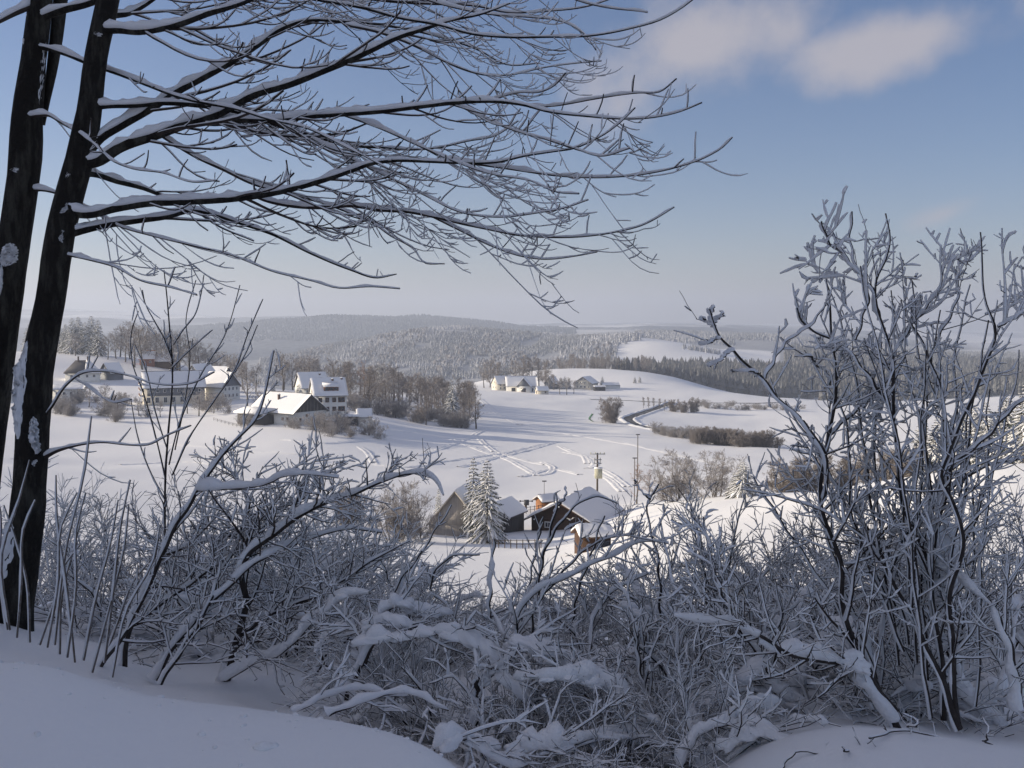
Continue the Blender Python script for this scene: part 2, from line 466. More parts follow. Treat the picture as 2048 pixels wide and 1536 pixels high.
_f = (TH > R(-39.9)) & (TH < R(39.9)); _i = np.nonzero(_f)[0]
_pad = np.pad(TAB[_i], ((45, 45), (0, 0)), mode='edge')
TAB[_i] = sum(_w[k] * _pad[k:k + len(_i)] for k in range(91))


def ground(x, y):
    x = np.asarray(x, float); y = np.asarray(y, float)
    r = np.maximum(np.hypot(x, y), 1.2); th = np.arctan2(x, y)
    i = np.clip(np.searchsorted(TH, th) - 1, 0, len(TH) - 2); ti = np.clip((th - TH[i]) / (TH[i + 1] - TH[i]), 0, 1)
    lr = np.log(r)
    jf = np.clip((lr - LRG[0]) / (LRG[1] - LRG[0]), 0, len(RG) - 1.001); j = jf.astype(int); tj = jf - j
    s = (TAB[i, j] * (1 - ti) + TAB[i + 1, j] * ti) * (1 - tj) + (TAB[i, j + 1] * (1 - ti) + TAB[i + 1, j + 1] * ti) * tj
    z = EYE + s * r
    # drifts and undulations at the size that shows at each distance
    sm = lambda a, b, v: np.clip((v - a) / (b - a), 0, 1)
    z = z + 0.035 * wav(x, y, 1.3) * sm(4.2, 5.5, r) * (1 - sm(9, 22, r))
    z = z + 0.02 * wav(x, y, 0.5, 3) * sm(4.6, 5.6, r) * (1 - sm(12, 25, r))
    z = z + 0.012 * wav(x, y, 2.6, 5) * (1 - sm(5, 8, r))
    z = z + 0.22 * wav(x, y, 47, 2) * sm(60, 140, r) * (1 - sm(900, 1500, r))
    z = z + 0.06 * wav(x, y, 13, 4) * sm(60, 120, r) * (1 - sm(500, 900, r))
    z = z + 6.0 * wav(x, y, 420, 1) * sm(1300, 2200, r)
    z = z + 10.0 * wav(x, y, 1100, 6) * sm(2600, 5000, r)
    return z


def ground_at(px, py, y0=5.0, y1=9000.0):
    """first point of the ground on the sight line through a photo pixel"""
    d = P(px, py, 1.0) - np.array([0, 0, EYE])
    ys = np.exp(np.linspace(math.log(y0), math.log(y1), 1500))
    pts = d[None] * ys[:, None]
    g = ground(pts[:, 0], pts[:, 1])
    below = np.nonzero(pts[:, 2] + EYE <= g)[0]
    k = below[0] if len(below) else len(ys) - 1
    return np.array([pts[k, 0], pts[k, 1], g[k]])


def on_ground(px, depth, dz=0.0):
    x = (px - 1024) / F * depth
    return np.array([x, depth, float(ground(x, depth)) + dz])


tt, rr = np.meshgrid(TH, RG, indexing='ij')
gx, gy = rr * np.sin(tt), rr * np.cos(tt)
gz = ground(gx, gy)
nT, nR = gx.shape
V = np.stack([gx, gy, gz], -1).reshape(-1, 3)
ii, jj = np.meshgrid(np.arange(nT - 1), np.arange(nR - 1), indexing='ij')
a = ii * nR + jj
Q = np.stack([a, a + nR, a + nR + 1, a + 1], -1).reshape(-1, 4)
Q = Q[:, ::-1]
# close the little hole at the viewpoint's feet
V = np.vstack([V, [[0, 0, 0.0]]])
k0 = np.arange(nT - 1) * nR
T = np.stack([k0 * 0 + len(V) - 1, k0 + nR, k0], -1)[:, ::-1]

# terrain material: snow; far wooded slopes (too far to tell trees apart) by a woodland attribute
m = bpy.data.materials.new('snow_ground'); m.use_nodes = True
nt = m.node_tree; bs = nt.nodes['Principled BSDF']
bs.inputs['Roughness'].default_value = 0.7; bs.inputs['Specular IOR Level'].default_value = 0.2
at = nt.nodes.new('ShaderNodeAttribute'); at.attribute_name = 'woodland'
gm = nt.nodes.new('ShaderNodeNewGeometry')
n1 = nt.nodes.new('ShaderNodeTexNoise'); n1.inputs['Scale'].default_value = 0.035; n1.inputs['Detail'].default_value = 8; n1.inputs['Roughness'].default_value = 0.7
nt.links.new(gm.outputs['Position'], n1.inputs['Vector'])
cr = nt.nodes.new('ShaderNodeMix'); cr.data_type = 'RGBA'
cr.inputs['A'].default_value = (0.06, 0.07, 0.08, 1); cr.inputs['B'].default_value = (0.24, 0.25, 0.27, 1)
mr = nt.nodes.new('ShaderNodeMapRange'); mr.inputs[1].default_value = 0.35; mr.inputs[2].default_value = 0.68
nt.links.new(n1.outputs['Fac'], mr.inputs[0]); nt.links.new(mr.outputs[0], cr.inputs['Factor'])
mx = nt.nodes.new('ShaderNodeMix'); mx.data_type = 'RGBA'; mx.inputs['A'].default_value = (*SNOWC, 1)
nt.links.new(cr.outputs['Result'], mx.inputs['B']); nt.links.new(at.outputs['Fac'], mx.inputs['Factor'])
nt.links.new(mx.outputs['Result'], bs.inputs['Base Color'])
hs = []
for sc, st in ((0.35, 0.10), (2.6, 0.03), (40, 0.007)):
    nn = nt.nodes.new('ShaderNodeTexNoise'); nn.inputs['Scale'].default_value = sc; nn.inputs['Detail'].default_value = 4
    nt.links.new(gm.outputs['Position'], nn.inputs['Vector'])
    mu = nt.nodes.new('ShaderNodeMath'); mu.operation = 'MULTIPLY'; mu.inputs[1].default_value = st
    nt.links.new(nn.outputs['Fac'], mu.inputs[0]); hs.append(mu.outputs[0])
ad = nt.nodes.new('ShaderNodeMath'); nt.links.new(hs[0], ad.inputs[0]); nt.links.new(hs[1], ad.inputs[1])
ad2 = nt.nodes.new('ShaderNodeMath'); nt.links.new(ad.outputs[0], ad2.inputs[0]); nt.links.new(hs[2], ad2.inputs[1])
bp = nt.nodes.new('ShaderNodeBump'); bp.inputs['Strength'].default_value = 0.55; bp.inputs['Distance'].default_value = 1.0
nt.links.new(ad2.outputs[0], bp.inputs['Height']); nt.links.new(bp.outputs[0], bs.inputs['Normal'])
M_ground = m

me = mesh_np('ground', V, Q, T, True, M_ground)
PXg = 1024 + F * np.tan(np.clip(tt, -1.2, 1.2)); PXg = np.where(np.abs(tt) > 1.2, 1e5 * np.sign(tt), PXg)
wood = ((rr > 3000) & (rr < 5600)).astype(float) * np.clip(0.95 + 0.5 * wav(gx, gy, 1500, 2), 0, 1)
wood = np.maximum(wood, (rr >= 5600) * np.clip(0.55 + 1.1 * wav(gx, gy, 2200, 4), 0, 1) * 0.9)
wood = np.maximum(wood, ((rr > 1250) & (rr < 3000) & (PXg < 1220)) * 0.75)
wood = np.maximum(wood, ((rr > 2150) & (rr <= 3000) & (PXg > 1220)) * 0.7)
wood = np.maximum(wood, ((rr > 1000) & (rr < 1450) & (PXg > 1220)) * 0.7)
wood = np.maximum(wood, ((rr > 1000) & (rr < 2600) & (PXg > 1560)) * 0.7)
att = me.attributes.new('woodland', 'FLOAT', 'POINT')
att.data.foreach_set('value', np.concatenate([wood.ravel(), [0]]).astype(np.float32))
g = link('ground', me); tag(g, kind='structure')


# ------------------------------------------------------------------ road with ploughed berms and ski tracks, draped on the snow
def smooth_path(pts, n=60):
    pts = np.asarray(pts, float)
    t = np.concatenate([[0], np.cumsum(np.linalg.norm(np.diff(pts, axis=0), axis=1))])
    ti = np.linspace(0, t[-1], n)
    return np.stack([pchip(t, pts[:, k], ti) for k in range(pts.shape[1])], -1)


def ribbon(name, path, prof, mat, kind='structure', jit=0.0, n=80, seed=0):
    """prof: list of (offset across, height above the ground)"""
    q = smooth_path(np.asarray(path)[:, :2], n)
    t = np.gradient(q, axis=0); t /= np.linalg.norm(t, axis=1, keepdims=True)
    nrm2 = np.stack([-t[:, 1], t[:, 0]], -1)
    rg = np.random.default_rng(seed)
    Vs = []
    for o, h in prof:
        xy = q + nrm2 * o
        hh = h * (1 + jit * rg.uniform(-1, 1, len(q))) if h > 0.1 else h
        Vs.append(np.column_stack([xy, ground(xy[:, 0], xy[:, 1]) + hh]))
    V = np.stack(Vs, 1); k = len(prof)
    i, j = np.meshgrid(np.arange(n - 1), np.arange(k - 1), indexing='ij')
    a = i * k + j
    Q = np.stack([a, a + 1, a + k + 1, a + k], -1).reshape(-1, 4)
    me = mesh_np(name, V.reshape(-1, 3), Q, None, True, mat)
    return tag(link(name, me), kind=kind)


road_px = [(1372, 868), (1335, 864), (1300, 857), (1272, 850), (1258, 842), (1266, 833), (1296, 823), (1325, 813), (1344, 805)]
road_pts = [ground_at(*p) for p in road_px]
ribbon('road', road_pts, [(-1.9, 0.14), (-0.6, 0.2), (0.6, 0.2), (1.9, 0.14)], M_asphalt, n=90)
ribbon('ploughed_snow_berm', road_pts, [(1.9, 0.08), (2.3, 0.45), (3.1, 0.5), (4.2, 0.02)], M_roofsnow, jit=0.5, n=90, seed=2)
ribbon('ploughed_snow_berm', road_pts, [(-4.2, 0.02), (-3.1, 0.35), (-2.4, 0.3), (-1.9, 0.08)], M_roofsnow, jit=0.5, n=90, seed=3)
farm_px = [(1180, 799), (1240, 801), (1300, 804), (1345, 806), (1400, 806), (1480, 807), (1560, 806)]
ribbon('farm_lane', [ground_at(*p) for p in farm_px], [(-1.4, 0.12), (-0.5, 0.2), (0.5, 0.2), (1.4, 0.12)], M_asphalt, n=60)

tracks = [
    [(832, 912), (880, 899), (930, 880), (975, 858)], [(870, 925), (940, 917), (1000, 908), (1060, 895), (1105, 886)],
    [(920, 935), (985, 918), (1050, 902), (1115, 884)], [(905, 880), (960, 901), (1020, 922), (1075, 952)],
    [(1075, 952), (1100, 946), (1105, 935), (1085, 925)], [(1120, 893), (1155, 908), (1185, 920), (1190, 930), (1175, 937)],
    [(1130, 905), (1170, 915), (1176, 928)], [(1200, 938), (1230, 955), (1255, 975)], [(1195, 950), (1222, 962), (1245, 984)],
    [(700, 878), (760, 872), (790, 866), (840, 862)], [(560, 880), (640, 887), (740, 881)], [(720, 895), (735, 905), (750, 930)],
    [(1000, 905), (1045, 920), (1090, 930)], [(1040, 955), (1110, 940), (1160, 950)], [(590, 930), (700, 925), (800, 935), (880, 928)],
    [(955, 875), (975, 893), (990, 905)], [(250, 880), (400, 893), (520, 905), (620, 910)], [(240, 930), (360, 925), (480, 945)],
    [(1130, 868), (1230, 885), (1330, 905), (1420, 925)], [(960, 798), (1000, 830), (1040, 850)],
]
for k, tr in enumerate(tracks):
    pts = [ground_at(*p) for p in tr]
    d = pts[0][1]; w = 0.35 + 0.0011 * d
    ribbon('ski_track', pts, [(-1.6 * w, 0.01), (-1.0 * w, 0.13), (-0.6 * w, 0.12), (0, 0.02), (0.6 * w, 0.12), (1.0 * w, 0.13), (1.6 * w, 0.01)], M_roofsnow, jit=0.6, n=120, seed=k)

# ------------------------------------------------------------------ far woods (each reads as one mass)
def far_trees(pts, h, kinds_h=None, tiers=3, k=5, seed=0, slim=0.22, broad=False):
    rg = np.random.default_rng(seed)
    N = len(pts)
    h = h * rg.uniform(0.6, 1.2, N)
    w = h * slim * rg.uniform(0.8, 1.25, N)
    parts_V, parts_T = [], []
    ang0 = rg.uniform(0, 6.28, N)
    for t in range(tiers):
        if broad:
            z0 = h * (0.25 + 0.2 * t); z1 = h * (0.62 + 0.19 * t); rad = w * (1.5 - 0.25 * t)
        else:
            z0 = h * (0.04 + 0.28 * t); z1 = h * (0.50 + 0.25 * t); rad = w * (1.0 - 0.28 * t)
        ang = ang0[:, None] + np.arange(k)[None] * 6.283 / k + rg.uniform(-0.3, 0.3, (N, k))
        rj = rad[:, None] * rg.uniform(0.6, 1.3, (N, k))
        ring = np.stack([pts[:, None, 0] + np.cos(ang) * rj, pts[:, None, 1] + np.sin(ang) * rj, pts[:, None, 2] + (z0[:, None] * rg.uniform(0.8, 1.15, (N, k)))], -1)
        apex = np.stack([pts[:, 0] + rg.normal(0, 0.15, N), pts[:, 1], pts[:, 2] + z1], -1)[:, None]
        parts_V.append(np.concatenate([ring, apex], 1))
    V = np.stack(parts_V, 1)                      # N, tiers, k+1, 3
    b = (np.arange(N * tiers) * (k + 1))[:, None]
    i = np.arange(k)[None]
    T = np.stack([b + i, b + (i + 1) % k, b + k + 0 * i], -1).reshape(-1, 3)
    return V.reshape(-1, 3), T


def scatter(px0, px1, d0, d1, n, seed, cond=None):
    rg = np.random.default_rng(seed)
    px = rg.uniform(px0, px1, n); d = np.sqrt(rg.uniform(d0**2, d1**2, n))
    if cond is not None:
        k = cond(px, d); px, d = px[k], d[k]
    x = (px - 1024) / F * d
    return np.column_stack([x, d, ground(x, d) - 0.5])


def wood_obj(name, label, pts, h, mat, seed, **kw):
    V, T = far_trees(pts, h, seed=seed, **kw)
    o = link(name, mesh_np(name, V, None, T, False, mat))
    return tag(o, label, 'wood', kind='stuff')


clear1 = lambda px, d: ~(((np.abs(px - 845) < 16) & (np.abs(d - 1880) < 60)) | ((np.abs(px - 800) < 25) & (np.abs(d - 1500) < 40)) | ((np.abs(px - 1065) < 40) & (np.abs(d - 2320) < 60)) | ((px > 1075) & (np.abs(d - (1650 + (px - 1090) * 3.0)) < 90)) | ((np.abs(px - 690) < 30) & (np.abs(d - 1750) < 35)) | ((np.abs(px - 960) < 26) & (np.abs(d - 1650) < 45)) | ((np.abs(px - 905) < 40) & (np.abs(d - 2150) < 40)) | (wav(px * 1.0, d * 0.35, 130, 3) > 0.75))
wood_obj('frosted_wood', 'frost-white spruce wood covering the rounded hill in the middle distance', scatter(520, 1235, 1350, 2450, 16000, 11, clear1), 9.0, M_farspruce, 1, slim=0.30)
wood_obj('frosted_wood', 'greyer broad-crowned trees mixed through the rounded wooded hill', scatter(560, 1235, 1350, 2400, 2600, 31, lambda px, d: clear1(px, d) & (wav(px, d * 0.3, 240, 1) > 0.1)), 10, M_twfar, 31, slim=0.34, broad=True)
wood_obj('spruce_wood', 'dark spruce wood below the far snowfield, right of the bare grove', scatter(1225, 1580, 930, 1420, 3800, 12), 16, M_fardark, 2)
wood_obj('spruce_wood', 'dark wooded valley side behind the tall frosted shrub on the right', scatter(1570, 2300, 900, 2300, 6500, 13, lambda px, d: (px > 1640) | (d > 950)), 16, M_fardark, 3)
wood_obj('frosted_wood', 'pale frosted wood along the skyline above the far snowfield', scatter(1270, 2300, 2250, 3100, 7000, 14, lambda px, d: ~((px > 1470) & (px < 1600) & (d < 2450))), 12, M_farspruce, 4, slim=0.26)
wood_obj('frosted_wood', 'narrow strip of frosted trees lying across the far snowfield', scatter(1365, 1440, 1690, 1740, 130, 15), 9, M_farspruce, 5)
wood_obj('frosted_wood', 'pale frosted trees at the left end of the far snowfield', scatter(1120, 1285, 1560, 2150, 900, 16, lambda px, d: d > 1850 - (1285 - px) * 2.2), 14, M_farspruce, 6)
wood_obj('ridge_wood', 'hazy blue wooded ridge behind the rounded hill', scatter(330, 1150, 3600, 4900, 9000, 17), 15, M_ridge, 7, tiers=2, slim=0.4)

# ------------------------------------------------------------------ branching
def interp_path(p, n):
    """p (k, c) control rows -> (n, c) smooth rows"""
    return smooth_path_c(np.asarray(p, float), n)


def smooth_path_c(p, n):
    t = np.concatenate([[0], np.cumsum(np.linalg.norm(np.diff(p[:, :3], axis=0), axis=1))])
    ti = np.linspace(0, t[-1], n)
    # catmull-rom style tangents
    out = np.empty((n, p.shape[1]))
    for c in range(p.shape[1]):
        y = p[:, c]; m = np.gradient(y, t) if len(y) > 2 else np.full(2, (y[-1] - y[0]) / t[-1])
        k = np.clip(np.searchsorted(t, ti) - 1, 0, len(t) - 2); h = t[k + 1] - t[k]; s = (ti - t[k]) / h
        out[:, c] = (2*s**3 - 3*s**2 + 1)*y[k] + (s**3 - 2*s**2 + s)*h*m[k] + (-2*s**3 + 3*s**2)*y[k+1] + (s**3 - s**2)*h*m[k+1]
    return out


def spawn(p, r, rg, spacing, ang, length, n=6, t0=0.15, bias=(0, 0, 0), bias_w=0.0, droop=0.0, rise=0.0, jit=0.15, rfac=0.6, rmin=0.003, taper=0.45, lfall=0.5, tmax=0.98):
    """children for every parent polyline. p (N,m,3), r (N,m). ang=(lo,hi) radians; length=(lo,hi) metres"""
    if p is None or len(p) == 0: return None, None
    N, m, _ = p.shape
    L = np.linalg.norm(np.diff(p, axis=1), axis=2).sum(1)
    cnt = np.maximum(1, rg.poisson(np.maximum(L / spacing * (1 - t0), 0.05)))
    cnt = np.where(L < spacing * 0.6, (rg.random(N) < 0.5).astype(int), cnt)
    par = np.repeat(np.arange(N), cnt); K = len(par)
    if K == 0: return None, None
    t = rg.uniform(t0, tmax, K)
    f = t * (m - 1); i = np.minimum(f.astype(int), m - 2); s = f - i
    pos = p[par, i] * (1 - s)[:, None] + p[par, i + 1] * s[:, None]
    tan = nrm(p[par, i + 1] - p[par, i])
    rad = r[par, i] * (1 - s) + r[par, i + 1] * s
    rnd = rg.normal(size=(K, 3)) + np.asarray(bias) * bias_w
    perp = nrm(rnd - tan * np.sum(rnd * tan, 1, keepdims=True))
    a = rg.uniform(*ang, K)
    d = nrm(tan * np.cos(a)[:, None] + perp * np.sin(a)[:, None])
    ln = rg.uniform(*length, K) * (1 - lfall * t)
    step = (ln / (n - 1))[:, None]
    q = np.empty((K, n, 3)); q[:, 0] = pos
    for k in range(1, n):
        u = (k - 1) / max(1, n - 2)
        d = d + rg.normal(size=(K, 3)) * jit
        d[:, 2] += -droop * (1 - u) + rise * u
        d = nrm(d)
        q[:, k] = q[:, k - 1] + d * step
    r0 = np.maximum(np.minimum(rad * rfac, 0.012 * ln + rmin), rmin)
    rr_ = r0[:, None] * np.linspace(1, taper, n)[None]
    return q, np.maximum(rr_, rmin * 0.7)


def snow_tubes(p, r, rg, thick, dep, k=5, base=0.4, gap=0.0, asp=1.0, fmin=0.25, steep=0.0, rough=0.09):
    """a lumpy ridge of snow or rime lying along one side of every twig"""
    N, n = r.shape
    lump = np.clip(rg.normal(1.0, 0.45, (N, n)), fmin, 2.0)
    lump[:, 1:-1] = (lump[:, :-2] + 2 * lump[:, 1:-1] + lump[:, 2:]) / 4
    if gap > 0: lump = np.where(rg.random((N, 1)) < gap, 0.15, lump)
    t = tangents(p)
    s = (base * r + thick * np.clip(r / max(float(r.max()), 1e-6), 0.35, 1.0)) * lump
    s[:, -1] *= 0.55; s[:, 0] *= 0.8
    if steep:
        s = s * (1 - steep + steep * np.sqrt(np.clip(1 - t[..., 2]**2, 0, 1)))
    off = r * 0.55 + s * asp * 0.75
    V, Q = tubes(p, s, k, dep, off, asp)
    c = np.repeat((p.reshape(-1, 3)), k, 0)
    return c + (V - c) * rg.normal(1.0, rough, (len(V), 1)), Q


def mesh_of(name, parts, mat, smooth=True):
    V, Q, T = join_parts(parts)
    return mesh_np(name, V, Q, T, smooth, mat)


# a lump of snow: squashed, wobbly ball
def ico(sub=2):
    import bmesh
    bm = bmesh.new(); bmesh.ops.create_icosphere(bm, subdivisions=sub, radius=1.0)
    V = np.array([v.co[:] for v in bm.verts]); T = np.array([[v.index for v in f.verts] for f in bm.faces]); bm.free()
    return V, T


ICO2, ICO3 = ico(2), ico(3)


def lump(c, s, rg, tilt=(0, 0, 0), sub=2, flat=0.35):
    V, T = ICO3 if sub == 3 else ICO2
    V = V.copy()
    a, b = rg.uniform(0, 6, 2)
    w = 1 + 0.17 * np.sin(V[:, 0] * 3.1 + a) + 0.14 * np.sin(V[:, 1] * 3.7 + b) + 0.11 * np.sin((V[:, 2] + V[:, 0]) * 5.3 + a + b) + 0.05 * np.sin(V[:, 0] * 11 + b) * np.sin(V[:, 1] * 9 + a)
    V *= w[:, None]
    V[:, 2] = np.where(V[:, 2] < 0, V[:, 2] * flat, V[:, 2])
    V = V * np.asarray(s)
    M = np.array(Matrix.Rotation(tilt[2], 3, 'Z') @ Matrix.Rotation(tilt[1], 3, 'Y') @ Matrix.Rotation(tilt[0], 3, 'X'))
    return V @ M.T + np.asarray(c), None, T


def pillow(path, u, a, rg, sub=3):
    """snow heaped along a stretch of branch: a few lumps run together, following the branch"""
    n = len(path); out = []
    for k in range(rg.integers(3, 6)):
        uu = np.clip(u + rg.normal(0, 0.07), 0.03, 0.97); i = min(int(uu * (n - 1)), n - 2)
        d = path[i + 1] - path[i]; d = d / max(np.linalg.norm(d), 1e-6)
        if abs(d[2]) > 0.72: continue
        yaw = math.atan2(d[1], d[0]); el = math.asin(max(-1, min(1, d[2])))
        s = a * rg.uniform(0.5, 1.05)
        out.append(lump(path[i] + np.array([rg.normal(0, 0.012), rg.normal(0, 0.02), s * 0.15]), (s * rg.uniform(1.2, 2.0), s * rg.uniform(0.7, 1.0), s * rg.uniform(0.55, 0.8)), rg, tilt=(rg.normal(0, 0.15), -el + rg.normal(0, 0.12), yaw), sub=sub, flat=0.5))
    return out


DEP = np.array([-0.35, -0.50, 0.79])      # on the tree snow lies on top
DEP_R = np.array([-0.80, -0.25, 0.50])    # on the shrubs rime has grown to the windward left

# ------------------------------------------------------------------ the two tall trees at the left
rgt = np.random.default_rng(21)


def px_path(pts, d0, d1, n=None, wscale=1.0):
    """[(px, py, width px)] -> (n,4) x,y,z,radius with depth running d0..d1"""
    pts = np.asarray(pts, float)
    s = np.concatenate([[0], np.cumsum(np.hypot(np.diff(pts[:, 0]), np.diff(pts[:, 1])))]); s /= s[-1]
    rows = []
    for (px, py, w), u in zip(pts, s):
        d = d0 + (d1 - d0) * u
        q = P(px, py, d)
        rows.append([*q, w * d / F / 2 * wscale])
    rows = np.array(rows)
    return smooth_path_c(rows, n or max(10, 5 * len(pts)))


def tree_trunk(pts, d, name_parent, snow_patches, seed, extra=None):
    p = px_path([(a_, b_, c_ * 0.9) for a_, b_, c_ in pts], d, d, 60)
    p[:, 0:3] = p[:, 0:3]
    rg = np.random.default_rng(seed)
    k = 20
    rad = p[None, :, 3] * 1.0
    V, Q = tubes(p[None, :, :3], rad, k)
    # flare, burls and bark unevenness
    Vr = V.reshape(len(p), k, 3); c = p[:, None, :3]
    u = np.arange(k) * 6.283 / k
    zz = p[:, 2][:, None]
    wob = 1 + 0.05 * np.sin(3 * u + zz * 2.1) + 0.035 * np.sin(5 * u - zz * 5.0) + 0.02 * np.sin(9 * u + zz * 13) + rg.normal(0, 0.008, (len(p), k))
    flare = 1 + 0.35 * np.exp(-(p[:, 2] - p[0, 2]) / 0.18)[:, None] * (1 + 0.3 * np.sin(4 * u))
    Vr = c + (Vr - c) * (wob * flare)[..., None]
    parts = [(Vr.reshape(-1, 3), Q)]
    if extra is not None:
        e = px_path(extra, d + 0.1, d + 0.15, 24)
        parts.append(tubes(e[None, :, :3], e[None, :, 3], 12))
    link('trunk', mesh_of('trunk', parts, M_bark), name_parent)
    # wind-blown snow stuck to the trunk: a shell hugging the bark with a ragged outline
    sn = []
    for (pa, pb, a0, a1, th) in snow_patches:       # pixel rows, angles round the trunk (0 = towards camera, + = left)
        zc = p[:, 2]
        rows = np.array([P(0, py, d)[2] for py in np.linspace(pb, pa, 26)])
        nu = 15
        grid = []
        edge0 = np.cumsum(rg.normal(0, 0.11, 26)) * 0.6; edge1 = np.cumsum(rg.normal(0, 0.11, 26)) * 0.6
        for ri, z in enumerate(rows):
            cx = np.array([np.interp(z, zc, p[:, q]) for q in range(4)])
            f = math.sin(math.pi * (ri + 0.5) / 26) ** 0.5
            mid = (a0 + a1) / 2
            lo = mid + (a0 - mid) * f + edge0[ri] * 0.6; hi = mid + (a1 - mid) * f + edge1[ri] * 0.6
            for ui in range(nu):
                a = lo + (hi - lo) * ui / (nu - 1)
                prof = max(0.0, math.sin(math.pi * ui / (nu - 1))) ** 0.6 * f
                rr2 = cx[3] * (1.0 + 0.01) + (th * prof * (1 + 0.45 * rg.normal())) - 0.012
                grid.append([cx[0] - math.sin(a) * rr2, cx[1] - math.cos(a) * rr2, z])
        grid = np.array(grid)
        i, j = np.meshgrid(np.arange(25), np.arange(nu - 1), indexing='ij'); b = i * nu + j
        sn.append((grid, np.stack([b, b + nu, b + nu + 1, b + 1], -1).reshape(-1, 4)))
    for patch in sn:
        link('trunk_snow', mesh_of('trunk_snow', [patch], M_rime), name_parent)
    return p


def dress_limb(pts, d0, d1, root, seed, sub=1.0, snowy=1.0, wscale=1.0, l1=(0.45, 1.25), first=0.12):
    """a main limb with two orders of twigs and spurs, frost on all of them"""
    rg = np.random.default_rng(seed)
    p = px_path(pts, d0, d1, None, wscale * 0.78)
    P0 = p[None, :, :3]; R0 = np.maximum(p[None, :, 3], 0.0042)
    # roughen the limb a little in depth so it is not a flat drawing
    s = np.linspace(0, 1, P0.shape[1])
    P0[0, :, 1] += 0.12 * np.sin(s * 5 + seed) * s
    limb = link('limb', mesh_of('limb', [tubes(P0, R0, 8)], M_bark if R0.max() > 0.02 else M_twig), root)
    snow = [snow_tubes(np.ascontiguousarray(P0), R0, rg, 0.0065 * snowy, DEP, 8, base=0.66, asp=0.9, fmin=0.3, rough=0.08)]
    tw = []
    q1, r1 = spawn(P0, R0, rg, 0.27 / sub, (0.22, 0.62), (l1[0] * 1.2, l1[1] * 1.15), n=10, t0=first, bias=(0.4, 0, -1.0), bias_w=0.9, droop=0.055, rise=0.15, jit=0.035, rfac=0.42, rmin=0.0029, taper=0.5, lfall=0.85, tmax=0.87)
    q2, r2 = spawn(q1, r1, rg, 0.16 / sub, (0.28, 0.7), (0.16, 0.5), n=7, t0=0.15, bias=(0.3, 0, -0.5), bias_w=0.6, droop=0.05, rise=0.28, jit=0.04, rfac=0.7, rmin=0.0023, taper=0.7, lfall=0.4)
    q3, r3 = spawn(q2, r2, rg, 0.14 / sub, (0.5, 1.1), (0.04, 0.13), n=4, t0=0.2, bias=(0, 0, 1), bias_w=1.0, rise=0.2, jit=0.08, rfac=0.9, rmin=0.0022, taper=0.85, lfall=0.2)
    q4, r4 = spawn(P0, R0, rg, 0.22 / sub, (0.8, 1.4), (0.05, 0.22), n=4, t0=0.3, bias=(0, 0, 1), bias_w=1.5, rise=0.15, jit=0.1, rfac=0.5, rmin=0.004, taper=0.8, lfall=0.2)
    for q, r, k in ((q1, r1, 5), (q2, r2, 4), (q3, r3, 4), (q4, r4, 4)):
        if q is None: continue
        tw.append(tubes(q, r, k))
        snow.append(snow_tubes(q, r, rg, 0.0029 * snowy, DEP, 4, base=0.40, asp=1.0, gap=0.06))
    if tw: tag(link('twigs', mesh_of('twigs', tw, M_twig), limb), kind='stuff')
    tag(link('snow', mesh_of('snow', snow, M_rime), limb), kind='stuff')
    return limb


D2, D1 = 6.5, 6.9
b2 = on_ground(25, D2)
tree2 = thing('bare_tree', b2, 0, 'tall bare dark-trunked tree with snow-edged limbs sweeping right, right of two trunks', 'tree')
b1 = on_ground(-75, D1)
tree1 = thing('bare_tree', b1, 0, 'leftmost dark tree trunk at the picture edge, thin snowy branches', 'tree')


def reparent(o, par):
    o.matrix_parent_inverse = Matrix.Translation(-Vector(par.location))


T2 = [(18, 1262, 82), (28, 1200, 80), (40, 1130, 75), (50, 1050, 72), (62, 920, 70), (73, 740, 70), (102, 600, 61), (116, 508, 60), (130, 430, 60), (155, 332, 58), (176, 234, 51), (191, 117, 47), (215, 0, 46), (236, -150, 42), (262, -330, 36), (300, -560, 28), (350, -800, 18), (390, -1000, 8)]
T1 = [(-82, 1275, 80), (-70, 1180, 76), (-28, 920, 68), (-6, 740, 66), (20, 560, 66), (37, 430, 66), (49, 332, 66), (54, 234, 62), (67, 117, 51), (80, 0, 48), (95, -200, 42), (120, -450, 32), (150, -750, 20), (170, -1000, 8)]
tree_trunk(T2, D2, tree2, [(680, 875, 0.05, 1.15, 0.035), (830, 905, -1.15, -0.3, 0.045), (1040, 1240, 0.4, 1.6, 0.06), (408, 430, -0.5, 0.3, 0.02), (462, 488, -0.9, -0.3, 0.018), (345, 362, -0.2, 0.3, 0.01), (68, 80, -0.6, 0.2, 0.015), (915, 930, -0.9, -0.4, 0.01)], 5)
tree_trunk(T1, D1, tree1, [(488, 535, -0.7, 0.6, 0.03), (530, 600, -0.2, 0.9, 0.03), (338, 350, -0.3, 0.5, 0.012), (60, 240, -1.5, -1.1, 0.012)], 6, extra=[(86, 250, 8), (93, 200, 14), (102, 150, 19), (112, 80, 24), (121, 0, 26), (140, -150, 22), (170, -350, 16)])

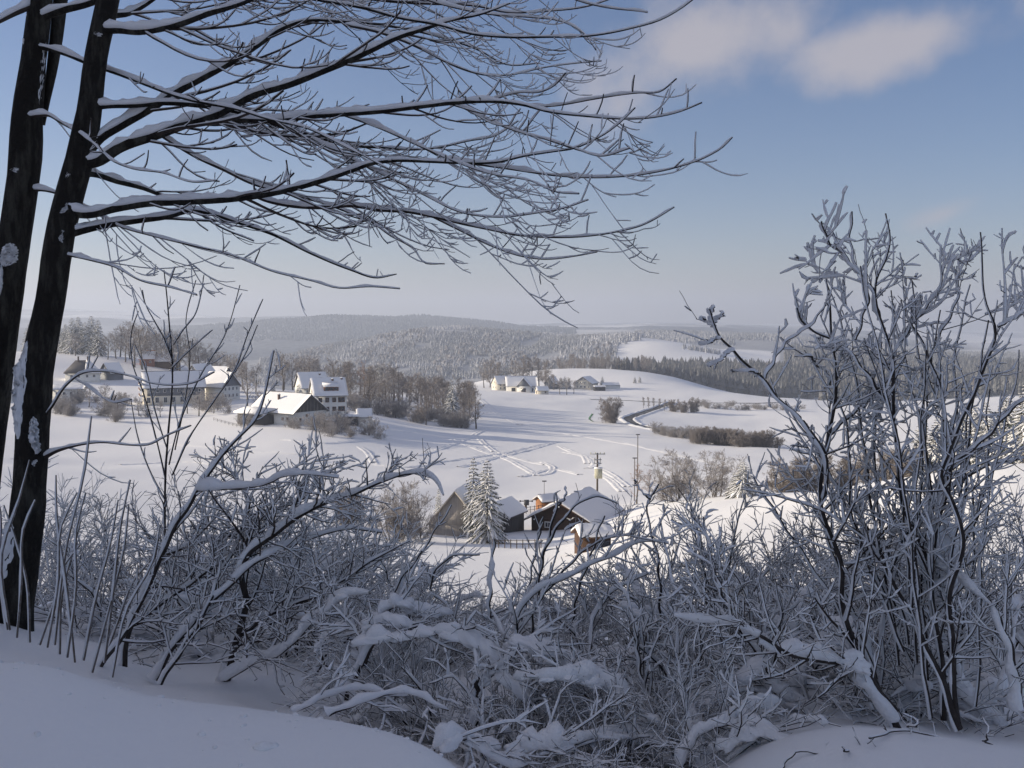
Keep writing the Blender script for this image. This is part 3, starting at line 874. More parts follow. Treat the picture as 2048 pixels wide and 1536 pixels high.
LIMBS2 = [
    ([(205, 60, 24), (235, 59, 21), (280, 62, 20), (308, 58, 19), (351, 47, 18), (410, 23, 16), (469, 4, 13), (540, -22, 10), (640, -40, 7), (760, -50, 4)], 5.6),
    ([(208, 35, 18), (230, 30, 15), (250, 27, 13), (275, 14, 11), (297, 0, 10), (350, -35, 8), (430, -70, 5)], 7.2),
    ([(176, 305, 26), (200, 277, 22), (242, 250, 21), (297, 218, 20), (351, 183, 19), (410, 152, 17), (469, 121, 15), (519, 90, 13), (566, 60, 11), (605, 47, 9), (700, 50, 7), (800, 62, 6), (900, 85, 5), (960, 105, 4), (1010, 130, 3), (1080, 125, 2)], 7.4),
    ([(158, 328, 34), (195, 322, 30), (234, 297, 29), (312, 270, 27), (371, 250, 25), (430, 234, 22), (469, 215, 21), (508, 195, 20), (586, 172, 19), (645, 148, 18), (699, 125, 17), (747, 101, 15), (798, 74, 13), (844, 57, 11), (895, 37, 8), (960, 20, 6), (1020, -5, 4)], 6.2),
    ([(400, 243, 19), (430, 246, 17), (488, 240, 16), (547, 242, 16), (625, 234, 15), (700, 229, 15), (759, 225, 14), (837, 215, 13), (915, 205, 12), (989, 201, 10), (1051, 207, 8), (1091, 217, 7), (1180, 226, 6), (1247, 230, 5), (1301, 228, 4.5), (1372, 213, 4), (1411, 197, 3)], 5.4),
    ([(190, 214, 18), (203, 213, 15), (273, 211, 14), (332, 207, 13), (391, 211, 13), (449, 219, 12), (508, 234, 11), (566, 254, 10), (625, 270, 9), (700, 288, 8), (759, 291, 7), (817, 295, 6), (876, 291, 5), (934, 279, 4), (989, 270, 4), (1037, 242, 3)], 7.0),
    ([(130, 420, 30), (176, 428, 24), (234, 416, 22), (293, 406, 22), (371, 402, 21), (469, 395, 20), (547, 383, 18), (625, 363, 16), (699, 338, 14), (739, 324, 12), (778, 318, 11), (856, 320, 9), (934, 324, 8), (997, 323, 7), (1051, 312, 6), (1106, 305, 5), (1149, 299, 5), (1180, 287, 4), (1212, 270, 4), (1247, 242, 3.5), (1266, 223, 3)], 5.7),
    ([(510, 390, 14), (527, 398, 12), (578, 410, 12), (645, 414, 11), (700, 410, 11), (759, 418, 11), (817, 422, 10), (876, 434, 9), (919, 445, 8), (973, 457, 7), (1040, 471, 6), (1091, 475, 6), (1161, 475, 5), (1227, 467, 4), (1286, 451, 4), (1309, 439, 4), (1343, 418, 3)], 6.1),
    ([(900, 322, 8), (942, 326, 8), (1044, 340, 7), (1091, 348, 6), (1208, 357, 5), (1286, 352, 4.5), (1345, 340, 4), (1411, 316, 3.5), (1442, 297, 3), (1464, 275, 2.5)], 5.5),
    ([(140, 466, 26), (162, 461, 21), (195, 453, 19), (273, 441, 17), (332, 434, 15), (391, 422, 13), (430, 430, 11), (488, 449, 9), (547, 469, 8), (625, 508, 6), (699, 539, 5), (751, 555, 4), (790, 547, 3)], 7.2),
    ([(165, 346, 20), (184, 348, 16), (234, 363, 14), (293, 379, 11), (332, 395, 8), (380, 415, 6), (430, 450, 4), (500, 480, 3)], 7.6),
    ([(125, 508, 10), (148, 512, 8), (184, 520, 7), (234, 535, 6), (273, 559, 5), (332, 574, 4), (391, 590, 3)], 6.0),
    ([(325, 272, 11), (345, 285, 10), (391, 313, 9), (449, 340, 9), (500, 365, 8), (570, 385, 8), (640, 403, 7), (700, 425, 6), (739, 441, 6), (778, 469, 5), (829, 500, 4), (848, 525, 3.5), (891, 529, 3)], 6.9),
    ([(690, 230, 9), (760, 255, 8), (840, 290, 7), (920, 325, 6), (990, 350, 5), (1060, 365, 4), (1115, 390, 3.5), (1155, 393, 3)], 5.3),
    ([(620, 275, 9), (700, 315, 8), (780, 355, 7), (850, 390, 6), (920, 425, 5), (1000, 437, 4), (1080, 428, 3.5), (1130, 418, 3), (1176, 401, 3)], 5.9),
    ([(915, 207, 8), (950, 225, 7), (1000, 250, 6), (1050, 270, 5), (1100, 285, 5), (1146, 300, 4), (1200, 313, 3), (1262, 292, 2.5)], 5.2),
    ([(1060, 212, 6), (1091, 213, 5), (1188, 201, 5), (1278, 184, 4), (1325, 176, 3.5), (1360, 147, 3)], 5.6),
    ([(975, 203, 5), (1036, 187, 4), (1079, 180, 4), (1114, 160, 3), (1132, 141, 2.5)], 5.8),
    ([(860, 430, 8), (920, 460, 7), (980, 490, 5), (1040, 510, 5), (1090, 517, 4), (1150, 512, 3), (1193, 505, 2.5)], 6.4),
    ([(690, 50, 7), (760, 65, 7), (840, 95, 6), (900, 125, 5), (960, 145, 4), (1020, 148, 3), (1080, 138, 3), (1200, 130, 2)], 7.7),
]
LIMBS1 = [
    ([(62, 42, 22), (74, 39, 20), (117, 23, 20), (176, 8, 18), (219, -8, 16), (300, -30, 13), (420, -35, 11), (560, -22, 9), (640, -5, 9), (720, 8, 9), (798, 29, 8), (876, 43, 8), (942, 62, 7), (1012, 70, 7), (1091, 72, 6), (1188, 72, 5), (1259, 61, 4.5), (1325, 43, 4), (1365, 20, 3), (1391, 0, 3)], 5.6),
    ([(420, -36, 10), (520, -28, 9), (620, -12, 8), (720, -8, 8), (794, 0, 7), (856, 4, 7), (954, 12, 6), (1012, 27, 5), (1091, 29, 4), (1169, 23, 4), (1243, 0, 3)], 7.0),
    ([(58, 96, 20), (70, 94, 16), (117, 102, 14), (176, 125, 13), (234, 145, 12), (293, 168, 11), (351, 191, 10), (410, 207, 9), (469, 219, 8), (547, 244, 7), (620, 262, 6), (700, 300, 5), (780, 340, 4)], 5.7),
    ([(46, 236, 12), (70, 231, 11), (94, 229, 10), (125, 246, 9), (168, 270, 8), (207, 301, 7), (234, 324, 6), (273, 340, 5), (332, 348, 4), (383, 363, 3.5), (426, 357, 3)], 5.5),
    ([(60, 380, 13), (78, 379, 10), (129, 391, 9), (176, 414, 8), (234, 449, 7), (313, 473, 6), (391, 492, 6), (469, 512, 5), (547, 543, 4.5), (625, 562, 4), (664, 574, 3.5), (740, 572, 3), (795, 576, 2.5)], 5.8),
    ([(72, 8, 14), (40, 26, 13), (0, 44, 11), (-50, 52, 9), (-120, 70, 6)], 6.2),
    ([(700, -45, 6), (790, -20, 6), (880, 5, 6), (960, 20, 5), (1060, 28, 4), (1120, 38, 4), (1170, 70, 3), (1190, 105, 2.5)], 6.3),
    ([(1000, -40, 6), (1100, -25, 5), (1180, 5, 5), (1230, 22, 4), (1290, 36, 3)], 6.6),
]
for k, (pts, de) in enumerate(LIMBS2):
    l1 = (0.12, 0.42) if k in (8, 16, 17) else ((0.30, 0.95) if k in (11, 4, 6, 7) else (0.45, 1.25))
    reparent(dress_limb(pts, D2, de, tree2, 100 + k, sub=0.6 if k in (8, 16, 17) else (0.72 if k in (10, 11, 12) else 1.0), l1=l1), tree2)
for k, (pts, de) in enumerate(LIMBS1):
    reparent(dress_limb(pts, D1, de, tree1, 200 + k, sub=0.8 if k in (0, 1, 6, 7) else 0.62, l1=(0.35, 1.0)), tree1)
# low branches of the right-hand tree reaching over the valley
for k, (pts, de) in enumerate([
    ([(88, 915, 22), (110, 903, 17), (150, 891, 11), (200, 885, 8), (250, 892, 7), (285, 893, 6), (330, 872, 5), (385, 850, 4)], 5.9),
    ([(88, 835, 12), (105, 812, 9), (130, 772, 8), (160, 747, 8), (200, 743, 7), (250, 752, 6), (300, 767, 5), (350, 770, 4.5), (400, 762, 4), (440, 742, 3)], 5.8),
    ([(150, 756, 7), (175, 775, 6), (200, 794, 5), (235, 803, 4), (275, 796, 3)], 5.8),
]):
    reparent(dress_limb(pts, D2, de, tree2, 300 + k, sub=0.3, l1=(0.12, 0.4), snowy=0.9, wscale=0.7), tree2)
for t_ in (tree1, tree2):
    for ch in t_.children:
        if ch.name.startswith('trunk'): reparent(ch, t_)

# ------------------------------------------------------------------ shrubs in front
def dress_stem(root, pts, d0, d1, seed, sub=1.0, rime=0.010, cap=0.016, dep=DEP_R, l1=(0.18, 0.55), l2=(0.08, 0.24), up=0.25, droop=0.0, mat=None, first=0.1, lumps=0, twig_ang=(0.5, 1.1), spurs=True, straight=False, gap=0.12, wob=0.12):
    rg = np.random.default_rng(seed)
    rime = rime * 0.66
    p = px_path([(a_, b_, c_ * 0.76) for a_, b_, c_ in pts], d0, d1)
    P0 = np.ascontiguousarray(p[None, :, :3]); R0 = np.maximum(p[None, :, 3], 0.0032)
    s = np.linspace(0, 1, P0.shape[1])
    if not straight:
        P0[0, :, 1] += 0.07 * np.sin(s * 7 + seed) * s
        P0[0, :, 0] += 0.006 * np.sin(s * 31 + seed * 2)
    stem = link('stem', mesh_of('stem', [tubes(P0, R0, 8)], mat or M_stem), root)
    snow = [snow_tubes(P0, R0, rg, cap, dep, 8, base=0.35, asp=1.1, fmin=0.3, steep=0.65, rough=0.07)]
    tw = []
    q1, r1 = spawn(P0, R0, rg, 0.062 / sub, twig_ang, l1, n=6, t0=first, bias=(0, 0, 0.7), bias_w=0.6, droop=droop, rise=up * 0.6, jit=wob, rfac=0.5, rmin=0.0024, taper=0.5, lfall=0.8, tmax=0.93)
    sets = [(q1, r1)]
    if q1 is not None:
        q2, r2 = spawn(q1, r1, rg, 0.056 / sub, (0.5, 1.1), l2, n=5, t0=0.2, bias=(0, 0, 0.4), bias_w=0.5, droop=droop, rise=up * 0.5, jit=wob, rfac=0.7, rmin=0.0020, taper=0.7, lfall=0.3)
        sets.append((q2, r2))
        if spurs and q2 is not None:
            sets.append(spawn(q2, r2, rg, 0.07 / sub, (0.5, 1.1), (0.025, 0.08), n=3, t0=0.2, jit=0.1, rfac=0.9, rmin=0.0018, taper=0.85, lfall=0.2))
    for q, r in sets:
        if q is None: continue
        tw.append(tubes(q, r, 4))
        snow.append(snow_tubes(q, r, rg, rime, dep, 5, base=0.3, asp=1.6, gap=gap))
    for _ in range(lumps): snow += pillow(P0[0], rg.uniform(0.12, 0.88), rg.uniform(0.035, 0.066), rg)
    if tw: tag(link('twigs', mesh_of('twigs', tw, M_twig), stem), kind='stuff')
    tag(link('snow', mesh_of('snow', snow, M_snow if cap > 0.025 else M_rime), stem), kind='stuff')
    return stem


def shrub(name, label, base_px, base_d, stems, seed, cat='shrub', thin=1.0, **kw):
    b = on_ground(base_px, base_d)
    t = thing(name, b, 0, label, cat)
    for k, st in enumerate(stems):
        pts, d0, d1 = st[:3]
        pts = [(a_, b_, c_ * thin) for a_, b_, c_ in pts]
        kk = dict(kw); kk.update(st[3] if len(st) > 3 else {})
        reparent(dress_stem(t, pts, d0, d1, seed + k * 7, **kk), t)
    return t


DR = 4.5
rgf = np.random.default_rng(404); FAN = []
for x1, y1 in [(1560, 800), (1600, 700), (1650, 560), (1690, 620), (1730, 530), (1790, 580), (1830, 560), (1880, 620), (1930, 570), (1960, 640), (2010, 600), (2040, 700), (1540, 900), (1620, 850), (1990, 780), (1740, 700), (1850, 700), (1500, 950)]:
    x0 = 1850 + (x1 - 1800) * 0.25 + rgf.normal(0, 25); y0 = rgf.uniform(1180, 1440)
    xm = x0 + (x1 - x0) * 0.35 + rgf.normal(0, 18); ym = y0 + (y1 - y0) * 0.45
    xn = x0 + (x1 - x0) * 0.70 + rgf.normal(0, 18); yn = y0 + (y1 - y0) * 0.75
    FAN.append(([(x0, y0, 8.5), (xm, ym, 6.5), (xn, yn, 5), (x1, y1, 3)], 4.6 + rgf.normal(0, 0.15), 4.8 + rgf.normal(0, 0.3), dict(sub=0.55, l1=(0.08, 0.32))))
shrub('frosted_shrub', 'tall rime-coated shrub with dark stems rising against the sky on the right', 1850, DR, [
    ([(1792, 1462, 28), (1747, 1362, 24), (1705, 1289, 20), (1686, 1209, 17), (1682, 1133, 15), (1670, 1095, 15), (1655, 1045, 14), (1647, 1000, 12), (1645, 978, 12), (1653, 912, 12), (1662, 873, 12), (1672, 810, 10), (1668, 752, 9), (1660, 689, 7), (1653, 619, 6), (1640, 560, 4)], 4.4, 4.7),
    ([(1918, 1458, 24), (1884, 1366, 19), (1857, 1301, 17), (1808, 1202, 15), (1781, 1148, 14), (1754, 1099, 13), (1716, 1064, 11), (1686, 1045, 9), (1620, 1010, 7), (1560, 990, 6), (1480, 975, 4)], 4.4, 4.6),
    ([(1890, 1440, 18), (1876, 1267, 16), (1865, 1186, 15), (1857, 1133, 14), (1834, 1072, 13), (1815, 1026, 12), (1800, 961, 11), (1789, 849, 11), (1782, 775, 10), (1774, 709, 9), (1760, 658, 8), (1748, 615, 7), (1745, 560, 6), (1764, 517, 6), (1776, 478, 5), (1774, 427, 4)], 4.5, 4.8, dict(rime=0.0055)),
    ([(1858, 1140, 13), (1880, 1040, 12), (1905, 930, 12), (1901, 880, 12), (1885, 826, 11), (1870, 771, 10), (1858, 732, 9), (1842, 690, 7), (1825, 654, 6), (1810, 600, 4)], 4.6, 4.9),
    ([(1858, 732, 7), (1870, 700, 6), (1885, 662, 6), (1905, 610, 5), (1915, 560, 4), (1935, 500, 3)], 4.85, 5.0),
    ([(1915, 1450, 20), (1905, 1300, 17), (1900, 1200, 15), (1920, 1080, 13), (1900, 1000, 12), (1877, 947, 12), (1889, 904, 11), (1912, 849, 11), (1948, 791, 10), (1971, 732, 9), (1998, 654, 8), (1987, 611, 6), (1977, 533, 5), (1971, 462, 4)], 4.4, 4.6, dict(sub=0.7)),
    ([(1998, 654, 6), (2020, 640, 5), (2048, 618, 4), (2075, 590, 3)], 4.58, 4.6),
    ([(1885, 950, 9), (1897, 935, 9), (1932, 904, 9), (2002, 849, 8), (2048, 810, 7), (2100, 770, 5)], 4.55, 4.3, dict(sub=0.7)),
    ([(1640, 1010, 10), (1655, 960, 10), (1645, 905, 9), (1627, 869, 9), (1569, 806, 8), (1530, 759, 7), (1467, 701, 6), (1440, 677, 5), (1428, 650, 4), (1412, 619, 3)], 4.6, 4.3, dict(sub=0.6, l1=(0.06, 0.22), rime=0.0045)),
    ([(1430, 655, 4), (1412, 641, 3.5), (1399, 637, 3)], 4.31, 4.3, dict(sub=0.3, l1=(0.03, 0.08))),
    ([(1428, 650, 4), (1424, 628, 3.5), (1421, 612, 3)], 4.31, 4.33, dict(sub=0.3, l1=(0.03, 0.08))),
    ([(1428, 652, 4), (1438, 636, 3.5), (1444, 622, 3)], 4.31, 4.28, dict(sub=0.3, l1=(0.03, 0.08))),
    ([(1440, 677, 4), (1424, 682, 3.5), (1407, 690, 3)], 4.32, 4.25, dict(sub=0.3, l1=(0.03, 0.08))),
    ([(1467, 701, 4), (1447, 713, 3.5), (1425, 735, 3)], 4.33, 4.25, dict(sub=0.4, l1=(0.03, 0.10))),
    ([(1520, 750, 4.5), (1500, 742, 4), (1470, 745, 3)], 4.36, 4.3, dict(sub=0.4, l1=(0.03, 0.10))),
    ([(1713, 680, 6), (1723, 642, 6), (1733, 595, 6), (1725, 556, 5), (1713, 525, 5), (1709, 470, 4.5), (1707, 423, 4)], 4.7, 4.75, dict(rime=0.006)),
    ([(1760, 640, 6), (1741, 576, 6), (1717, 545, 5), (1690, 502, 5), (1662, 482, 4.5), (1639, 445, 4)], 4.75, 4.6, dict(rime=0.0075, cap=0.011, sub=0.8)),
    ([(1770, 800, 7), (1725, 736, 7), (1686, 689, 6), (1647, 670, 5), (1608, 650, 5), (1584, 617, 4)], 4.7, 4.5, dict(rime=0.006)),
    ([(1530, 757, 5), (1549, 720, 5), (1577, 685, 4), (1616, 654, 3.5), (1640, 610, 3)], 4.35, 4.5, dict(sub=0.4)),
    ([(1662, 770, 6), (1655, 745, 5), (1639, 732, 5), (1620, 714, 4.5), (1588, 712, 3.5)], 4.7, 4.6, dict(sub=0.6)),
    ([(1774, 735, 7), (1800, 690, 6), (1835, 640, 6), (1865, 590, 5), (1880, 540, 4.5), (1888, 490, 4)], 4.78, 4.9, dict(rime=0.006)),
    ([(1798, 1432, 16), (1705, 1332, 14), (1648, 1322, 14), (1598, 1310, 13), (1548, 1289, 11), (1522, 1270, 11), (1472, 1247, 9), (1407, 1245, 7), (1350, 1240, 5)], 4.4, 4.1, dict(cap=0.030, lumps=3)),
    ([(1475, 1250, 7), (1464, 1225, 7), (1434, 1167, 6), (1424, 1133, 5), (1422, 1095, 4), (1410, 1040, 3)], 4.15, 4.2),
    ([(2045, 1420, 18), (2021, 1305, 14), (1994, 1240, 12), (1972, 1198, 11), (1941, 1167, 10), (1899, 1137, 9), (1860, 1090, 6)], 4.3, 4.6, dict(cap=0.03)),
    ([(1780, 1150, 9), (1800, 1090, 8), (1860, 1010, 8), (1930, 960, 7), (2000, 930, 6), (2060, 915, 4)], 4.6, 5.0),
    ([(1660, 870, 7), (1700, 830, 7), (1760, 780, 6), (1800, 750, 5), (1840, 735, 4)], 4.65, 4.9),
] + FAN, 400, sub=1.1, rime=0.0048, cap=0.007, l1=(0.16, 0.58), l2=(0.06, 0.22), up=0.2, wob=0.07)

shrub('bent_shrub', 'low shrub bowed into an arch under thick snow pillows, bottom centre', 800, 4.9, [
    ([(690, 1400, 20), (705, 1359, 18), (721, 1335, 16), (725, 1300, 14), (740, 1262, 12), (790, 1240, 10), (850, 1250, 8)], 4.8, 5.0, dict(lumps=3)),
    ([(730, 1330, 13), (748, 1284, 12), (795, 1282, 12), (842, 1273, 11), (897, 1271, 11), (936, 1280, 10), (971, 1304, 9), (1006, 1339, 8), (1041, 1378, 7), (1077, 1429, 5)], 4.8, 4.6, dict(lumps=6)),
    ([(948, 1450, 17), (955, 1402, 15), (954, 1374, 13), (954, 1339, 9), (952, 1300, 6)], 4.5, 4.6, dict(sub=0.7)),
    ([(956, 1395, 10), (975, 1365, 9), (990, 1345, 7), (1020, 1310, 5), (1060, 1290, 4)], 4.55, 4.7),
    ([(740, 1262, 11), (756, 1240, 10), (785, 1212, 9), (803, 1206, 9), (819, 1210, 8), (842, 1228, 6), (880, 1235, 4)], 5.0, 5.2, dict(lumps=5)),
    ([(975, 1300, 10), (979, 1230, 9), (981, 1183, 8), (987, 1109, 5), (990, 1080, 3)], 5.2, 5.3, dict(sub=0.35, cap=0.022)),
    ([(1000, 1330, 9), (1060, 1290, 8), (1110, 1310, 7), (1150, 1340, 6), (1190, 1380, 4)], 4.8, 4.6, dict(lumps=5)),
    ([(660, 1340, 8), (640, 1300, 7), (690, 1262, 7), (720, 1262, 6)], 5.2, 5.1, dict(lumps=2)),
    ([(655, 1430, 10), (698, 1413, 7), (776, 1394, 6), (854, 1394, 5), (897, 1409, 4)], 4.3, 4.4, dict(cap=0.02, sub=0.5)),
    ([(590, 1425, 5), (640, 1400, 5), (700, 1385, 4), (756, 1378, 4), (815, 1386, 3)], 4.4, 4.5, dict(cap=0.012, sub=0.5)),
    ([(870, 1500, 9), (905, 1480, 9), (960, 1500, 8), (1010, 1520, 6), (1060, 1530, 5)], 3.9, 4.1, dict(lumps=2)),
], 520, sub=1.0, rime=0.0065, cap=0.024, dep=(-0.3, -0.2, 0.93), l1=(0.15, 0.5), l2=(0.06, 0.2), up=0.05, droop=0.1)

shrub('snowy_shrub', 'tangled snow-loaded shrub between the arched shrub and the tall one on the right', 1290, 4.7, [
    ([(1315, 1450, 12), (1295, 1394, 11), (1284, 1355, 10), (1276, 1316, 9), (1272, 1269, 8), (1260, 1210, 6), (1230, 1150, 4)], 4.6, 4.9),
    ([(1310, 1440, 11), (1380, 1370, 9), (1400, 1300, 8), (1390, 1230, 7), (1345, 1160, 6), (1335, 1090, 5), (1320, 1040, 4)], 4.6, 4.9),
    ([(1030, 1330, 8), (1040, 1226, 7), (1069, 1183, 6.5), (1120, 1159, 6), (1186, 1128, 5), (1225, 1116, 4.5), (1290, 1088, 4), (1340, 1090, 2.5)], 5.0, 5.3, dict(cap=0.016)),
    ([(1040, 1500, 11), (1127, 1489, 11), (1186, 1474, 10), (1245, 1481, 9), (1303, 1489, 8), (1340, 1495, 6)], 4.1, 4.3, dict(lumps=3, cap=0.028)),
    ([(1180, 1440, 8), (1200, 1380, 8), (1180, 1300, 7), (1200, 1220, 6), (1250, 1170, 5), (1300, 1140, 4)], 5.0, 5.4),
    ([(1330, 1430, 9), (1420, 1400, 8), (1500, 1350, 7), (1540, 1300, 6), (1560, 1230, 5), (1540, 1150, 4)], 4.5, 4.8, dict(lumps=2)),
    ([(1440, 1500, 10), (1500, 1470, 9), (1560, 1480, 8), (1612, 1508, 6)], 4.0, 3.9, dict(lumps=3, cap=0.028, sub=0.5)),
    ([(1130, 1440, 8), (1110, 1370, 7), (1060, 1310, 6), (1010, 1262, 5), (985, 1220, 4)], 4.8, 5.1, dict(lumps=2)),
    ([(1250, 1450, 8), (1230, 1400, 8), (1160, 1360, 7), (1090, 1350, 5), (1030, 1365, 4)], 4.5, 4.4, dict(lumps=3, cap=0.04)),
    ([(1360, 1536, 12), (1400, 1470, 10), (1470, 1430, 8), (1530, 1420, 6)], 4.0, 4.2, dict(cap=0.03, lumps=1)),
], 610, sub=0.9, rime=0.0055, cap=0.013, dep=(-0.45, -0.2, 0.85), l1=(0.15, 0.5), l2=(0.06, 0.2), up=0.15)

shrub('snowy_shrub', 'spreading shrub with long snow-topped arching branch, right of the dark trunks', 450, 6.0, [
    ([(449, 1390, 24), (461, 1319, 20), (480, 1264, 18), (492, 1202, 17), (486, 1147, 16), (500, 1108, 15), (547, 1069, 13), (605, 1030, 12), (664, 1002, 10), (700, 993, 9), (760, 968, 7), (810, 950, 6), (850, 950, 5), (880, 970, 4), (890, 990, 3)], 6.0, 5.4, dict(cap=0.028)),
    ([(492, 1120, 12), (496, 1060, 10), (494, 1026, 9), (496, 1006, 8), (470, 960, 6), (440, 920, 4)], 5.8, 6.2),
    ([(246, 1356, 15), (258, 1272, 14), (273, 1221, 13), (305, 1162, 12), (324, 1108, 11), (348, 1053, 11), (375, 1018, 10), (395, 975, 9), (430, 928, 7), (480, 873, 6), (510, 840, 5), (535, 790, 4), (552, 700, 3)], 5.8, 5.6, dict(cap=0.02, sub=0.6)),
    ([(195, 1345, 13), (225, 1300, 12), (254, 1264, 11), (300, 1225, 9), (350, 1190, 8), (420, 1140, 7), (480, 1095, 6), (520, 1055, 5)], 5.5, 6.0),
    ([(400, 980, 9), (460, 977, 8), (520, 972, 7), (575, 950, 6), (620, 945, 5), (680, 955, 4)], 5.7, 5.3, dict(cap=0.02)),
    ([(482, 1270, 12), (540, 1230, 10), (590, 1210, 9), (640, 1190, 8), (700, 1150, 7), (760, 1110, 5), (820, 1085, 3)], 5.9, 5.5),
    ([(310, 1360, 12), (345, 1300, 11), (390, 1240, 10), (450, 1180, 9), (520, 1120, 8), (610, 1080, 7), (690, 1060, 5), (760, 1070, 4)], 5.6, 5.9, dict(cap=0.024)),
    ([(320, 1370, 10), (370, 1290, 9), (420, 1210, 8), (440, 1150, 7), (470, 1090, 6), (480, 1040, 4)], 5.5, 5.9),
    ([(455, 1360, 10), (500, 1330, 9), (570, 1300, 8), (620, 1250, 7), (680, 1200, 6), (740, 1190, 4)], 5.6, 5.2, dict(lumps=2, cap=0.03)),
    ([(630, 1350, 9), (660, 1300, 8), (700, 1270, 7), (690, 1230, 6), (640, 1190, 5), (590, 1170, 4)], 5.4, 5.7, dict(lumps=1)),
    ([(330, 1110, 9), (400, 1085, 8), (470, 1070, 7), (540, 1030, 6), (600, 1000, 5), (650, 960, 4)], 5.9, 6.3),
], 700, sub=1.05, rime=0.005, cap=0.010, dep=(-0.4, -0.2, 0.9), l1=(0.2, 0.7), l2=(0.08, 0.26), up=0.12)

shrub('slender_sapling', 'slender leafless sapling fanning thin upright stems in front of the village', 345, 7.6, [
    ([(335, 1190, 10), (330, 1050, 9), (332, 930, 9), (338, 850, 8), (345, 760, 7), (338, 640, 6), (332, 575, 5), (328, 540, 4)], 7.6, 7.6),
    ([(345, 720, 6), (325, 670, 5), (308, 640, 4), (290, 605, 3.5), (285, 580, 3)], 7.6, 7.5),
    ([(347, 690, 5), (365, 662, 5), (390, 630, 4), (402, 590, 3), (408, 550, 3)], 7.6, 7.7),
    ([(345, 735, 5), (380, 700, 4), (425, 660, 3)], 7.6, 7.4),
    ([(332, 960, 7), (318, 900, 6), (300, 830, 5.5), (285, 780, 5), (266, 730, 4), (264, 660, 4), (277, 622, 3)], 7.5, 7.4),
    ([(338, 930, 7), (355, 860, 6), (378, 800, 6), (402, 750, 5), (450, 670, 4), (475, 590, 3.5), (480, 570, 3)], 7.6, 7.8),
    ([(345, 950, 7), (382, 870, 6), (430, 800, 5), (470, 740, 5), (495, 670, 4), (526, 598, 3)], 7.6, 7.3),
    ([(335, 900, 5), (310, 820, 5), (292, 740, 4), (270, 690, 3)], 7.6, 7.7),
    ([(350, 900, 6), (372, 790, 5), (380, 710, 4), (372, 640, 3.5), (392, 560, 3)], 7.7, 7.8),
    ([(470, 745, 4), (490, 710, 3.5), (515, 650, 3)], 7.35, 7.3),
    ([(330, 1000, 6), (295, 930, 5), (275, 870, 4), (262, 800, 3)], 7.5, 7.6),
], 800, cat='sapling', thin=0.62, straight=True, sub=0.22, rime=0.0035, cap=0.0035, dep=(-0.6, -0.2, 0.6), l1=(0.08, 0.35), l2=(0.05, 0.12), up=0.3, spurs=False, twig_ang=(0.3, 0.7))

shrub('thin_shrub', 'sparse shrub of thin dark shoots crossing the view of the chalet', 1120, 5.6, [
    ([(1060, 1290, 8), (1072, 1190, 7), (1088, 1110, 7), (1100, 1060, 6), (1107, 1033, 6), (1113, 1003, 5), (1114, 985, 4)], 5.6, 5.5),
    ([(1107, 1032, 5), (1118, 1010, 5), (1128, 995, 4), (1134, 978, 4)], 5.53, 5.5),
    ([(1075, 1190, 7), (1095, 1090, 6), (1120, 1045, 6), (1150, 1010, 5), (1170, 999, 5), (1190, 994, 4.5), (1210, 998, 4), (1236, 1011, 3.5)], 5.5, 5.3),
    ([(1140, 1270, 7), (1165, 1150, 6), (1190, 1090, 5), (1210, 1036, 4)], 5.7, 5.6),
    ([(1320, 1280, 9), (1316, 1140, 8), (1310, 1090, 7), (1299, 1050, 6), (1302, 1000, 5), (1320, 970, 4)], 5.4, 5.5, dict(sub=0.5)),
    ([(1302, 1000, 5), (1285, 985, 4), (1270, 960, 3)], 5.5, 5.5),
    ([(1040, 1260, 6), (1058, 1170, 5), (1075, 1090, 4.5), (1086, 1030, 4)], 5.6, 5.7),
    ([(1080, 1200, 6), (1140, 1130, 5.5), (1200, 1085, 5), (1250, 1068, 4), (1300, 1075, 3)], 5.5, 5.2, dict(sub=0.6)),
    ([(930, 1290, 7), (900, 1220, 6), (860, 1180, 5.5), (880, 1130, 5), (905, 1108, 4.5), (960, 1106, 4)], 5.6, 5.5),
    ([(770, 1260, 7), (790, 1180, 6), (840, 1110, 5), (870, 1060, 4), (905, 1010, 3)], 5.8, 5.9),
    ([(800, 1230, 6), (770, 1140, 5), (755, 1080, 4), (750, 1030, 3)], 5.8, 6.0),
], 860, sub=0.2, rime=0.0035, cap=0.005, dep=(-0.5, -0.3, 0.8), l1=(0.08, 0.35), l2=(0.05, 0.14), up=0.2, wob=0.08)

